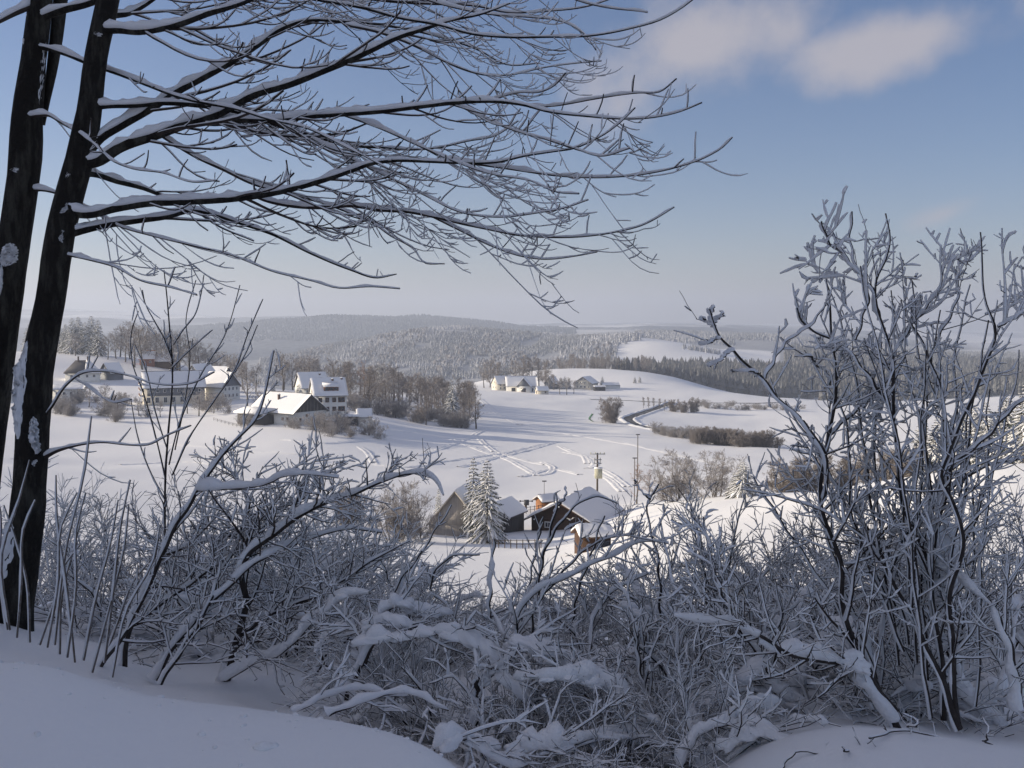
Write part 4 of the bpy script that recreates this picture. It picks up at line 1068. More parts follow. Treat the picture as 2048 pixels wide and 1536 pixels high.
# ---- shrubs seen only as a tangle: three kinds, set out along the slope
def make_tangle(name, seed, h, spread, nst, rime, cap, dep, lumps=0):
    rg = np.random.default_rng(seed)
    n = 9
    P0 = np.zeros((nst, n, 3)); d = np.zeros((nst, 3))
    az = rg.uniform(0, 6.283, nst); tilt = rg.uniform(0.15, 1.0, nst) * spread
    d = np.stack([np.cos(az) * np.sin(tilt), np.sin(az) * np.sin(tilt), np.cos(tilt)], -1)
    P0[:, 0] = np.stack([rg.normal(0, 0.10, nst), rg.normal(0, 0.10, nst), np.full(nst, -0.1)], -1)
    L = h * rg.uniform(0.7, 1.25, nst)
    for k in range(1, n):
        d = nrm(d + rg.normal(0, 0.13, (nst, 3)) - np.array([0, 0, 0.03 + 0.022 * k]))
        P0[:, k] = P0[:, k - 1] + d * (L / (n - 1))[:, None]
    R0 = rg.uniform(0.006, 0.011, nst)[:, None] * np.linspace(1, 0.35, n)[None]
    sets = [(P0, R0, 6)]
    q1, r1 = spawn(P0, R0, rg, 0.085, (0.3, 0.85), (0.3, 0.75), n=7, t0=0.15, bias=(0, 0, 0.6), bias_w=0.5, droop=-0.03, rise=-0.10, jit=0.08, rfac=0.5, rmin=0.0024, taper=0.6)
    q2, r2 = spawn(q1, r1, rg, 0.075, (0.4, 0.9), (0.08, 0.3), n=5, t0=0.15, jit=0.08, rise=-0.05, rfac=0.7, rmin=0.0019, taper=0.7)
    sets += [(q1, r1, 4), (q2, r2, 4)]
    t = thing(name, (0, 0, 0))
    for i in range(nst): link('stem', mesh_of('stem', [tubes(P0[i:i + 1], R0[i:i + 1], 6)], M_stem), t)
    tag(link('twigs', mesh_of('twigs', [tubes(q, r, 3) for q, r, k in sets[1:]], M_twig), t), kind='stuff')
    sn = [snow_tubes(P0, R0, rg, cap, dep, 6, base=0.35, asp=1.1)] + [snow_tubes(q, r, rg, rime, dep, 4, base=0.3, asp=1.2, gap=0.1) for q, r, k in sets[1:]]
    for _ in range(lumps): sn += pillow(P0[rg.integers(0, nst)], rg.uniform(0.2, 0.9), rg.uniform(0.045, 0.085), rg, 2)
    tag(link('snow', mesh_of('snow', sn, M_snow), t), kind='stuff')
    return t


protos = [make_tangle('snowy_bush', 31, 1.35, 0.8, 12, 0.0042, 0.011, DEP_R, 12), make_tangle('snowy_bush', 32, 1.15, 1.1, 14, 0.0050, 0.016, (-0.4, -0.2, 0.9), 16),
          make_tangle('snowy_bush', 33, 1.5, 0.65, 10, 0.0038, 0.008, (-0.6, -0.2, 0.75), 4), make_tangle('snowy_bush', 34, 0.9, 1.25, 14, 0.0056, 0.024, (-0.3, -0.2, 0.95), 28)]
used = set()
rgp = np.random.default_rng(77)


def put_bush(px, d, k, s, label, group):
    o = protos[k] if k not in used else copy_tree(protos[k]); used.add(k)
    o.location = on_ground(px, d, -0.05); o.rotation_euler = (rgp.normal(0, 0.1), rgp.normal(0, 0.1), rgp.uniform(0, 6.28))
    o.scale = (s, s, s * rgp.uniform(0.9, 1.1))
    tag(o, label, 'bush', group)


for (px, d, k, s) in [(130, 8.6, 2, 0.9), (240, 9.5, 0, 0.95), (330, 8.2, 1, 0.95), (420, 9.8, 0, 1.05), (520, 8.6, 0, 1.0), (600, 9.4, 2, 0.95), (690, 8.0, 1, 1.0), (760, 9.2, 0, 0.8), (180, 7.2, 3, 0.95), (560, 7.2, 1, 1.0), (670, 7.0, 0, 0.8), (640, 10.5, 0, 1.0), (300, 11.0, 0, 1.0), (470, 11.2, 2, 0.95), (40, 9.2, 0, 1.0), (390, 7.0, 3, 1.1)]:
    put_bush(px, d, k, s, 'snow-dusted bush in the tangle below and left of the village', 'bushes on the slope at the left')
for (px, d, k, s) in [(830, 7.6, 3, 0.75), (900, 6.6, 3, 0.75), (960, 7.8, 1, 0.42), (1030, 6.4, 3, 0.75), (1100, 7.2, 1, 0.5), (850, 6.0, 1, 0.5), (1150, 5.9, 3, 0.8), (740, 6.2, 3, 0.9), (1190, 6.8, 1, 0.55)]:
    put_bush(px, d, k, s, 'low snow-covered bush in the tangle below the chalet', 'bushes on the slope below the chalet')
for (px, d, k, s) in [(1270, 6.8, 0, 0.62), (1330, 6.0, 1, 0.72), (1400, 7.4, 0, 0.75), (1470, 6.2, 2, 0.72), (1540, 7.2, 1, 0.8), (1610, 5.8, 1, 0.8), (1680, 7.4, 0, 0.85), (1760, 6.4, 2, 0.75), (1830, 7.0, 1, 0.85), (1900, 6.0, 0, 0.8), (1970, 7.2, 2, 0.8), (2040, 6.2, 1, 0.9), (1470, 5.2, 3, 0.95), (1600, 5.0, 3, 0.9), (1990, 5.0, 3, 0.95), (1740, 5.1, 3, 0.9), (1370, 5.2, 3, 0.9), (1860, 5.2, 3, 0.9)]:
    put_bush(px, d, k, s, 'rime-covered bush in the tangle around the tall shrub on the right', 'bushes on the slope at the right')

for (px, d, k, s) in [(930, 4.5, 3, 0.6), (1010, 4.2, 3, 0.55), (1090, 4.5, 1, 0.5), (1160, 4.15, 3, 0.6), (1230, 4.4, 1, 0.55), (1300, 4.1, 3, 0.6), (1380, 4.3, 1, 0.55), (1450, 4.1, 3, 0.6), (1050, 4.9, 1, 0.6), (1200, 4.9, 3, 0.8), (860, 4.8, 3, 0.65), (780, 5.0, 1, 0.6)]:
    put_bush(px, d, k, s, 'low snow-heaped brush along the bottom edge right of the smooth bank', 'brush along the bottom edge')

shrub('twig_tuft', 'a few thin bare twigs poking out of the snow mound at lower right', 1800, 3.9, [
    ([(1950, 1515, 5), (1922, 1491, 4.5), (1846, 1472, 4), (1790, 1470, 4), (1750, 1465, 3.5), (1722, 1460, 3)], 3.6, 3.45),
    ([(1760, 1545, 5), (1754, 1533, 5), (1731, 1514, 5), (1693, 1499, 4.5), (1670, 1478, 4)], 3.4, 3.4),
    ([(1830, 1480, 4), (1827, 1469, 4), (1821, 1450, 3.5), (1823, 1430, 3)], 3.55, 3.5),
    ([(2010, 1500, 5), (1980, 1490, 4.5), (1960, 1470, 4), (1975, 1440, 3)], 3.55, 3.5),
    ([(1560, 1540, 6), (1600, 1505, 5), (1650, 1500, 4), (1690, 1515, 3)], 3.45, 3.5),
], 940, cat='twigs', sub=0.3, rime=0.002, cap=0.002, dep=(-0.4, -0.2, 0.9), l1=(0.04, 0.16), l2=(0.03, 0.06), up=0.2, spurs=False)

# ---- tall dry stalks in front of the trunks
rgs = np.random.default_rng(55)
for (x0, y0, x1, y1) in [(20, 1235, 48, 920), (34, 1250, 62, 1000), (95, 1270, 140, 985), (110, 1265, 187, 832), (135, 1290, 165, 985), (150, 1300, 110, 950), (165, 1310, 250, 1000), (185, 1320, 272, 1010), (210, 1300, 262, 960), (60, 1260, 20, 1010), (120, 1285, 152, 1040), (200, 1320, 300, 1110), (15, 1235, -5, 960), (225, 1330, 330, 1050), (80, 1265, 150, 1090), (240, 1340, 282, 1130)]:
    d = rgs.uniform(5.1, 5.9)
    ctrl = [(x0, y0 + 25, 4.2), (x0 * 0.6 + x1 * 0.4 + rgs.normal(0, 9), y0 * 0.6 + y1 * 0.4, 3.6), (x0 * 0.25 + x1 * 0.75 + rgs.normal(0, 6), y0 * 0.25 + y1 * 0.75, 3.0), (x1 + rgs.normal(0, 8), y1, 2.2)]
    p = px_path(ctrl, d, d + rgs.normal(0, 0.15), 10)
    b = Vector(p[0, :3])
    me = mesh_of('dry_stalk', [tubes(p[None, :, :3], p[None, :, 3], 5)], M_stalk)
    o = link('dry_stalk', me); me.transform(Matrix.Translation(-b)); o.location = b
    tag(o, 'tall thin dry stalk standing in the snow before the dark trunks', 'stalk', 'dry stalks by the trunks')
    sm = mesh_of('frost', [snow_tubes(p[None, :, :3], p[None, :, 3], rgs, 0.003, DEP_R, 4, asp=1.3)], M_rime); sm.transform(Matrix.Translation(-b))
    link('frost', sm, o)

rgc = np.random.default_rng(91); cl = []
for _ in range(150):
    px_, d_ = rgc.uniform(-60, 900), rgc.uniform(3.0, 5.0)
    q_ = on_ground(px_, d_); a_ = rgc.exponential(0.006) + 0.003
    cl.append(lump(q_, (a_ * rgc.uniform(0.8, 1.6), a_, a_ * 0.7), rgc, tilt=(0, 0, rgc.uniform(0, 6)), sub=2, flat=0.9))
tag(link('snow_crumbs', mesh_of('snow_crumbs', cl, M_snow)), 'small crumbs of snow scattered over the smooth bank at lower left', 'snow', kind='stuff')

# ---- snow pillows lying on the shrubs' feet and the drift at the lower right
for (px, py, d, sx, sy, sz, lab) in [(1690, 1290, 4.9, 0.15, 0.15, 0.12, 'rounded snow pillow hanging among the stems of the tall shrub'), (1880, 1130, 4.75, 0.07, 0.08, 0.22, 'upright slab of snow caught beside a stem of the tall shrub')]:
    c = P(px, py, d)
    V_, _, T_ = lump((0, 0, 0), (sx, sy, sz), np.random.default_rng(int(px)), sub=3, flat=0.8)
    o = link('snow_pillow', mesh_np('snow_pillow', V_, None, T_, True, M_snow)); o.location = c
    tag(o, lab, 'snow')

# ------------------------------------------------------------------ trees of the middle distance
def slivers(p, w, rg):
    """p (K,n,3): one thin blade per polyline"""
    a, b = p[:, 0], p[:, -1]
    d = nrm(b - a)
    side = nrm(np.cross(d, rg.normal(size=d.shape)))
    V = np.stack([a - side * w / 2, a + side * w / 2, b], 1).reshape(-1, 3)
    T = np.arange(len(a) * 3).reshape(-1, 3)
    return V, None, T


def make_bare(name, seed, h, mat, spread=0.55, trunk=0.28, twig_w=0.06, stems=1, dens=1.0, upright=0.35, taper_r=0.022):
    rg = np.random.default_rng(seed)
    t = thing(name, (0, 0, 0))
    n = 8
    if stems == 1:
        P0 = np.zeros((1, n, 3)); P0[0, :, 2] = np.linspace(-0.4, h * 0.86, n)
        P0[0, 1:, :2] += np.cumsum(rg.normal(0, h * 0.008, (n - 1, 2)), 0)
        R0 = (h * taper_r * np.linspace(1, 0.12, n))[None]
        t0 = trunk
    else:
        az = rg.uniform(0, 6.283, stems); tl = rg.uniform(0.1, 0.75, stems)
        d = np.stack([np.cos(az) * np.sin(tl), np.sin(az) * np.sin(tl), np.cos(tl)], -1)
        P0 = np.zeros((stems, n, 3)); P0[:, 0, :2] = rg.normal(0, h * 0.12, (stems, 2)); P0[:, 0, 2] = -0.3
        for k in range(1, n):
            d = nrm(d + rg.normal(0, 0.10, d.shape) + np.array([0, 0, 0.03])); P0[:, k] = P0[:, k - 1] + d * h * 0.95 / (n - 1)
        R0 = np.tile(h * 0.008 * np.linspace(1, 0.2, n), (stems, 1)); t0 = 0.05
    link('trunk', mesh_of('trunk', [tubes(P0, R0, 7)], M_trunk2), t) if stems == 1 else [link('stem', mesh_of('stem', [tubes(P0[i:i + 1], R0[i:i + 1], 5)], M_trunk2), t) for i in range(stems)]
    q1, r1 = spawn(P0, R0, rg, h * 0.036 / dens if stems == 1 else h * 0.09 / dens, (0.45, 1.15), (h * 0.28 * spread * 1.8, h * 0.42 * spread * 1.8) if stems == 1 else (h * 0.2, h * 0.4), n=6, t0=t0, rise=upright * 0.35, jit=0.09, rfac=0.55, rmin=h * 0.002, lfall=0.55)
    q2, r2 = spawn(q1, r1, rg, h * 0.034 / dens, (0.35, 0.95), (h * 0.10, h * 0.22), n=5, t0=0.15, bias=(0, 0, 1), bias_w=0.4, rise=upright * 0.25, jit=0.12, rfac=0.6, rmin=h * 0.0014)
    q3, r3 = spawn(q2, r2, rg, h * 0.022 / dens, (0.3, 0.95), (h * 0.04, h * 0.11), n=3, t0=0.1, bias=(0, 0, 1), bias_w=0.4, rise=0.1, jit=0.12, rfac=0.8, rmin=0.002)
    q4, _ = spawn(q3, r3, rg, h * 0.02 / dens, (0.3, 0.9), (h * 0.02, h * 0.055), n=3, t0=0.2, jit=0.15)
    tw = [tubes(q1, r1, 4), tubes(q2, r2, 3), slivers(q3, twig_w, rg)]
    if q4 is not None: tw.append(slivers(q4, twig_w * 0.8, rg))
    tag(link('crown', mesh_of('crown', tw, mat, smooth=False), t), kind='stuff')
    return t


def make_spruce(name, seed, h, w, nwh=22, snow=1.0, needles=16, mat=None):
    rg = np.random.default_rng(seed)
    t = thing(name, (0, 0, 0))
    P0 = np.zeros((1, 6, 3)); P0[0, :, 2] = np.linspace(-0.5, h * 0.98, 6)
    link('trunk', mesh_of('trunk', [tubes(P0, (h * 0.014 * np.linspace(1, 0.1, 6))[None], 7)], M_trunk2), t)
    st, dr, ln = [], [], []
    for i in range(nwh):
        u = (i + 0.5) / nwh; u = u**0.92
        z = h * (0.05 + 0.93 * u); nb = int(10 - 5 * u)
        for k in range(nb):
            a = k * 6.283 / nb + rg.uniform(-0.3, 0.3) + i * 1.3
            L = w * ((1 - u)**0.85 * rg.uniform(0.75, 1.15) + 0.04)
            st.append([0, 0, z]); ln.append(L)
            el = 0.45 * u - 0.30 * (1 - u) + rg.normal(0, 0.08)
            dr.append([math.cos(a) * math.cos(el), math.sin(a) * math.cos(el), math.sin(el)])
    st, dr, ln = np.array(st), np.array(dr), np.array(ln)
    n = 6
    q = np.empty((len(st), n, 3)); q[:, 0] = st; d = dr
    for k in range(1, n):
        d = nrm(d + rg.normal(0, 0.05, d.shape) + np.array([0, 0, -0.16 if k < 4 else 0.06]))
        q[:, k] = q[:, k - 1] + d * (ln / (n - 1))[:, None]
    rr_ = (0.035 * ln + 0.012)[:, None] * np.array([0.5, 1.0, 1.25, 1.1, 0.8, 0.3])[None]
    K = needles
    par = np.repeat(np.arange(len(st)), K)
    f = rg.uniform(0.08, 1.0, len(par)) * (n - 1.001); i = f.astype(int); s = (f - i)[:, None]
    pos = q[par, i] * (1 - s) + q[par, i + 1] * s
    tan = nrm(q[par, i + 1] - q[par, i])
    perp = nrm(np.cross(tan, np.array([0, 0, 1.0])) * rg.choice([-1, 1], len(par))[:, None] + rg.normal(0, 0.25, (len(par), 3)))
    nd = nrm(tan * 0.75 + perp * 0.8 + np.array([0, 0, -0.55]))
    nl = (0.10 * ln[par] + 0.10) * rg.uniform(0.7, 1.7, len(par))
    blades = np.stack([pos, pos + nd * nl[:, None]], 1)
    wv = 0.05 + 0.02 * h / 9
    nm = [slivers(blades, wv * 1.7, rg), tubes(q, rr_ * 0.7, 3)]
    tag(link('crown', mesh_of('crown', nm, mat or M_needle, smooth=False), t), kind='stuff')
    sn = [snow_tubes(q, rr_ * 1.0, rg, 0.018 * snow * h / 9, (0, 0, 1), 5, base=0.95 * snow, asp=0.55)]
    # side sprays carry snow as well
    k = rg.random(len(par)) < 0.5 * snow
    bl = blades[k]; bl = np.stack([bl[:, 0], bl.mean(1), bl[:, 1]], 1)
    sn.append(snow_tubes(bl, np.full((len(bl), 3), 0.020 * h / 9), rg, 0.012 * h / 9, (0, 0, 1), 3, base=0.9, asp=0.7))
    tag(link('snow', mesh_of('snow', sn, M_rime), t), kind='stuff')
    return t


class Kind:
    def __init__(self, proto, h): self.p = proto; self.h = h; self.used = False
    def put(self, px, d, h, label, cat, group=None, wide=1.0, dz=0.0):
        o = self.p if not self.used else copy_tree(self.p)
        self.used = True
        o.location = on_ground(px, d, dz)
        s = h / self.h
        o.scale = (s * wide, s * wide, s); o.rotation_euler = (0, 0, rgp.uniform(0, 6.28))
        if 'group' in o: del o['group']
        return tag(o, label, cat, group)


BF = [Kind(make_bare('frosted_tree', 61, 12, M_twfrost, twig_w=0.10), 12), Kind(make_bare('frosted_tree', 62, 12, M_twfrost, spread=0.7, trunk=0.2, twig_w=0.10), 12)]
BB = [Kind(make_bare('bare_tree', 63, 12, M_twbrown, twig_w=0.095), 12), Kind(make_bare('bare_tree', 64, 12, M_twbrown, spread=0.42, trunk=0.22, twig_w=0.095), 12), Kind(make_bare('bare_tree', 65, 12, M_twbrown, spread=0.75, trunk=0.2, twig_w=0.095), 12)]
BR = [Kind(make_bare('birch_tree', 66, 8, M_twred, spread=0.42, trunk=0.15, twig_w=0.03), 8)]
SHF = [Kind(make_bare('frosted_bush', 67, 5, M_twfrost, stems=16, twig_w=0.045), 5), Kind(make_bare('frosted_bush', 68, 5, M_twfrost, stems=12, twig_w=0.04), 5)]
SHB = [Kind(make_bare('bare_bush', 69, 5, M_twbrown, stems=18, twig_w=0.05, dens=1.2), 5)]
SPR = [Kind(make_spruce('spruce_tree', 71, 9.2, 2.9, nwh=24, snow=1.15, needles=26), 9.2), Kind(make_spruce('spruce_tree', 72, 9.0, 2.5, snow=1.0, nwh=22, needles=22), 9.0)]
SPF = [Kind(make_spruce('frosted_spruce', 73, 9.0, 4.6, nwh=20, snow=1.2, needles=30), 9.0)]

# near the chalet
SPR[0].put(974, 108, 9.3, 'tall snow-laden spruce standing in front of the grey board shed', 'spruce')
SPR[1].put(946, 116, 9.6, 'spruce close behind the tall one, its top just to the left', 'spruce', None, 0.8)
SPR[1].put(876, 121, 5.4, 'small slender spruce at the left edge of the grey board shed', 'spruce', None, 0.75)
SHF[0].put(790, 104, 6.2, 'wide frosted bush on the slope left of the grey board shed', 'bush')
SHF[1].put(834, 106, 4.6, 'frosted bush between the wide bush and the grey board shed', 'bush')
SHB[0].put(680, 118, 4.4, 'brown twiggy bush above the long arching snowy branch', 'bush', None, 1.1)
BR[0].put(1276, 150, 6.6, 'ruddy birch standing beside the tall poles right of the chalet', 'tree')
BR[0].put(1302, 152, 5.2, 'smaller ruddy birch right beside the other birch by the poles', 'tree')
SHF[0].put(1362, 128, 6.2, 'broad frost-covered thicket bush right of the birches', 'bush', None, 1.15)
SHF[1].put(1440, 120, 5.6, 'broad frosted bush half behind the rime-coated shrub twigs', 'bush', None, 1.2)
SPF[0].put(1490, 112, 4.2, 'low frosted young spruce right of the two broad frosted bushes', 'spruce', None, 1.2)
for k, (px, d, h) in enumerate([(1880, 125, 8.5), (1930, 118, 8), (1975, 112, 8.8), (2020, 105, 8.5), (2060, 100, 9.5), (1850, 150, 10), (1950, 140, 10.5), (2010, 130, 10)]):
    SPR[k % 2].put(px, d, h, 'snowy spruce in the row behind the bright crest at the far right', 'spruce', 'spruces behind the right-hand crest', 1.15)

for k, (px, d, h) in enumerate([(1560, 140, 4.5), (1620, 145, 5.5), (1690, 140, 5), (1760, 135, 5.5), (1820, 130, 5)]):
    SHB[0].put(px, d, h, 'brown bush behind the bright crest, seen through the tall shrub', 'bush', 'brown bushes behind the crest', 1.2)
for px, d, h in [(232, 300, 7), (275, 304, 6), (318, 300, 5), (372, 306, 7.5), (395, 300, 8), (425, 304, 6), (205, 318, 8), (175, 322, 7)]:
    BF[int(px) % 2].put(px, d, h, 'small frosted garden tree in front of the slate inn and its neighbours', 'tree', 'garden trees before the inn', 1.25)

# round the white house and the barn
BF[0].put(492, 312, 14.5, 'tall frosted tree between the white-gabled village house and the barn', 'tree')
SPR[1].put(545, 345, 6.5, 'small lone spruce on the snowy bank behind the barn', 'spruce')
SPF[0].put(596, 306, 7.6, 'frost-white spruce just behind the barn roof ridge', 'spruce', None, 0.9)
SPR[0].put(630, 345, 10, 'dark-topped snowy spruce rising behind the upper house', 'spruce', None, 1.3)
SPR[1].put(757, 420, 16, 'single dark spruce tip sticking out of the brown grove', 'spruce')
SPR[0].put(904, 330, 14.5, 'tall spruce at the right end of the brown grove', 'spruce', None, 0.95)
BB[2].put(851, 312, 11, 'wide bare tree standing clear in the snow before the brown grove', 'tree')
BB[1].put(952, 318, 13, 'slim bare tree by the pole, rightmost of the grove', 'tree')
BR[0].put(728, 430, 17, 'rusty orange larch among the grove treetops', 'tree', None, 0.9)
for (px, d, h) in [(628, 262, 4.5), (650, 258, 5.2), (672, 256, 5.0), (690, 262, 4.2), (640, 266, 4.6), (662, 250, 3.6), (700, 252, 3.0), (738, 262, 4.8), (755, 258, 3.6), (680, 270, 5)]:
    SHF[rgp.integers(0, 2)].put(px, d, h, 'frosted garden bush below the white house and its sheds', 'bush', 'bushes below the white house', 1.2)
for (px, d, h) in [(482, 272, 3.4), (500, 268, 3.6), (578, 264, 3.0), (592, 262, 3.2)]:
    SHF[1].put(px, d, h, 'small frosted bush close to the barn wall', 'bush', 'bushes along the barn', 1.1)
rgg = np.random.default_rng(9)
for k in range(66):
    px = rgg.uniform(690, 945); d = rgg.uniform(335, 470)
    h = rgg.uniform(9, 14) * (1.15 if px < 800 else 0.95)
    (BB[k % 3] if rgg.random() < 0.72 else BF[k % 2]).put(px, d, h, 'bare grey-brown tree in the grove right of the white house', 'tree', 'trees of the brown grove', 1.1)
for k in range(18):
    px = rgg.uniform(550, 700); d = rgg.uniform(370, 520)
    (BF[k % 2] if k % 3 else BB[k % 3]).put(px, d, rgg.uniform(11, 17), 'pale frosted tree behind the upper house', 'tree', 'trees behind the upper house', 1.1)
for k in range(30):
    SHF[k % 2].put(rgg.uniform(700, 930), rgg.uniform(312, 345), rgg.uniform(3.5, 6), 'frosted undergrowth bush at the foot of the brown grove', 'bush', 'bushes at the foot of the grove', 1.3)

# village backdrop on the left
for px, d, h in [(132, 500, 15), (146, 490, 18), (158, 500, 19), (171, 495, 16.5), (184, 490, 19.5), (197, 485, 18), (120, 510, 14), (60, 520, 15), (90, 515, 15)]:
    SPR[int(px) % 2].put(px, d, h, 'tall frosted spruce in the clump on the skyline left of the village', 'spruce', 'spruces on the village skyline', 1.15)
for px, d, h, k in [(150, 470, 11, 1), (215, 470, 12, 0), (232, 480, 13, 1), (250, 470, 15, 0), (268, 455, 20, 1), (284, 450, 21, 0), (300, 470, 16, 1), (325, 470, 16, 0), (342, 450, 19, 1), (358, 455, 19, 0), (378, 460, 17, 1), (398, 455, 15, 0), (418, 450, 13, 1), (438, 440, 13, 0), (455, 420, 14, 1), (470, 390, 14, 0), (510, 390, 11, 1), (20, 480, 14, 0), (100, 480, 10, 1), (240, 500, 16, 1), (260, 490, 18, 0), (292, 480, 19, 1), (312, 490, 17, 1), (335, 480, 18, 0), (350, 490, 18, 1), (388, 480, 16, 1), (408, 470, 15, 0), (428, 470, 14, 1), (462, 410, 13, 1), (485, 400, 12, 0)]:
    (BF if k else BB)[k % 2].put(px, d, h, 'leafless frosted tree on the slope behind the village roofs', 'tree', 'trees behind the village', 1.15)
for k in range(22):
    SHF[k % 2].put(rgg.uniform(110, 260), rgg.uniform(285, 345), rgg.uniform(2.5, 5), 'frosted garden bush below the village houses at the left', 'bush', 'bushes below the village', 1.4)
for px, d, h in [(400, 315, 5), (415, 310, 6), (430, 318, 5), (445, 322, 4), (455, 300, 3), (290, 300, 3.5), (520, 330, 4)]:
    SHF[1].put(px, d, h, 'frosted bush between the long slate-fronted house and the barn', 'bush', 'bushes beside the long house', 1.2)

# the farm on the far ridge and the hedges
for px, d, h, k in [(968, 690, 17, 0), (980, 700, 19, 2), (995, 705, 18, 1), (1032, 710, 20, 0), (1048, 700, 22, 2), (1062, 705, 23, 0), (1078, 700, 21, 1), (1090, 690, 19, 2), (1098, 680, 14, 0), (1108, 675, 11, 1)]:
    BB[k].put(px, d, h, 'big bare tree sheltering the white farm on the ridge', 'tree', 'trees round the ridge farm', 1.1)
for px, d, h in [(1008, 700, 14), (1014, 705, 15), (1122, 690, 8), (1130, 688, 9), (1138, 692, 7), (1205, 690, 9), (1270, 735, 5), (1280, 740, 5), (1164, 690, 5)]:
    SPR[int(px) % 2].put(px, d, h, 'small dark spruce among the ridge farm buildings', 'spruce', 'spruces round the ridge farm', 1.2)
for px, d, h in [(1120, 630, 10.5), (1134, 625, 11), (1148, 635, 9)]:
    BF[int(px) % 2].put(px, d, h, 'rounded frosted tree below the ridge farm', 'tree', 'frosted trees below the ridge farm', 1.2)
for k in range(48):
    px = rgg.uniform(1118, 1222) if k < 36 else rgg.uniform(1222, 1300)
    BB[k % 3].put(px, rgg.uniform(890, 960), rgg.uniform(11, 16), 'bare brown tree in the grove on the ridge crest', 'tree', 'trees of the crest grove', 1.1)
SHB[0].put(1229, 385, 10.0, 'round brown leafless tree beside the bend of the road', 'tree', None, 0.95)
for px, d, h in [(1288, 530, 6), (1298, 525, 6.5), (1308, 530, 6), (1320, 525, 6), (1330, 520, 6)]:
    BB[1].put(px, d, h, 'thin bare roadside tree left of the road junction', 'tree', 'thin trees by the junction', 0.9)
for px, d, h in [(1352, 520, 6.5), (1366, 515, 6), (1384, 520, 7.5)]:
    SHB[0].put(px, d, h, 'brown bush at the road junction', 'bush', 'bushes at the junction', 1.0)
for k in range(20):
    SHF[k % 2].put(1400 + k * 11 + rgg.normal(0, 3), 560 + rgg.normal(0, 8), rgg.uniform(2.5, 4.5), 'frosted bush in the hedge along the far lane', 'bush', 'hedge along the far lane', 1.5)
for k in range(9):
    SHF[k % 2].put(1315 + k * 10 + rgg.normal(0, 2), 335 - k * 2 + rgg.normal(0, 3), rgg.uniform(3.0, 4.6), 'frosted bush in the left part of the hedge below the lit field', 'bush', 'frosted hedge below the lit field', 1.3)
for k in range(18):
    SHB[0].put(1402 + k * 9 + rgg.normal(0, 2), 305 - k * 0.5 + rgg.normal(0, 4), rgg.uniform(2.6, 5.6), 'brown bush in the right part of the hedge below the lit field', 'bush', 'brown hedge below the lit field', 1.2)

# ------------------------------------------------------------------ spruce wood round the viewpoint (out of frame): it keeps the foreground in shade
rgw = np.random.default_rng(13)
wp = []
for _ in range(170):
    x, y = rgw.uniform(-75, -26), rgw.uniform(-14, 17)
    wp.append([x, y, float(ground(x, y)) - 0.3])
wp = np.array(wp)
wood_obj('spruce_wood', 'dense dark spruce wood on the bank left of the viewpoint', wp, 23, M_fardark, 40, tiers=5 if False else 3, k=7, slim=0.17)

# ------------------------------------------------------------------ buildings
WINCACHE = {}


def add_window(root, face, u, z, w, h, L, W, fmat, pmat=None):
    key = (round(w, 2), round(h, 2), fmat.name, (pmat or M_glass).name)
    if key not in WINCACHE:
        f = MB(); b = min(0.12, w * 0.14)
        f.box((0, -0.03, h / 2 - b / 2), (w, 0.10, b)); f.box((0, -0.03, -h / 2 + b / 2), (w, 0.10, b))
        f.box((-w / 2 + b / 2, -0.03, 0), (b, 0.10, h - 2 * b)); f.box((w / 2 - b / 2, -0.03, 0), (b, 0.10, h - 2 * b)); f.box((0, -0.025, 0), (b * 0.5, 0.08, h - 2 * b))
        p = MB(); p.box((0, 0.0, 0), (w - 2 * b + 0.02, 0.08, h - 2 * b + 0.02))
        fo = f.build('window', fmat); po = p.build('pane', pmat or M_glass)
        WINCACHE[key] = (fo.data, po.data)
        bpy.data.objects.remove(fo); bpy.data.objects.remove(po)
    fm, pm = WINCACHE[key]
    o = link('window', fm, root)
    rot = {'S': 0, 'E': math.pi / 2, 'N': math.pi, 'W': -math.pi / 2}[face]
    pos = {'S': (u, -W / 2 - 0.01, z), 'N': (-u, W / 2 + 0.01, z), 'E': (L / 2 + 0.01, u, z), 'W': (-L / 2 - 0.01, -u, z)}[face]
    o.location = pos; o.rotation_euler = (0, 0, rot)
    link('pane', pm, o)


def slab(mb, a, b, c, d, th):
    """quad a,b,c,d (counter-clockwise from above) thickened upward"""
    q = np.array([a, b, c, d], float)
    n = np.cross(q[1] - q[0], q[2] - q[0]); n /= np.linalg.norm(n)
    V = np.vstack([q, q + n * th])
    mb.add(V, [(3, 2, 1, 0), (4, 5, 6, 7), (0, 1, 5, 4), (1, 2, 6, 5), (2, 3, 7, 6), (3, 0, 4, 7)])


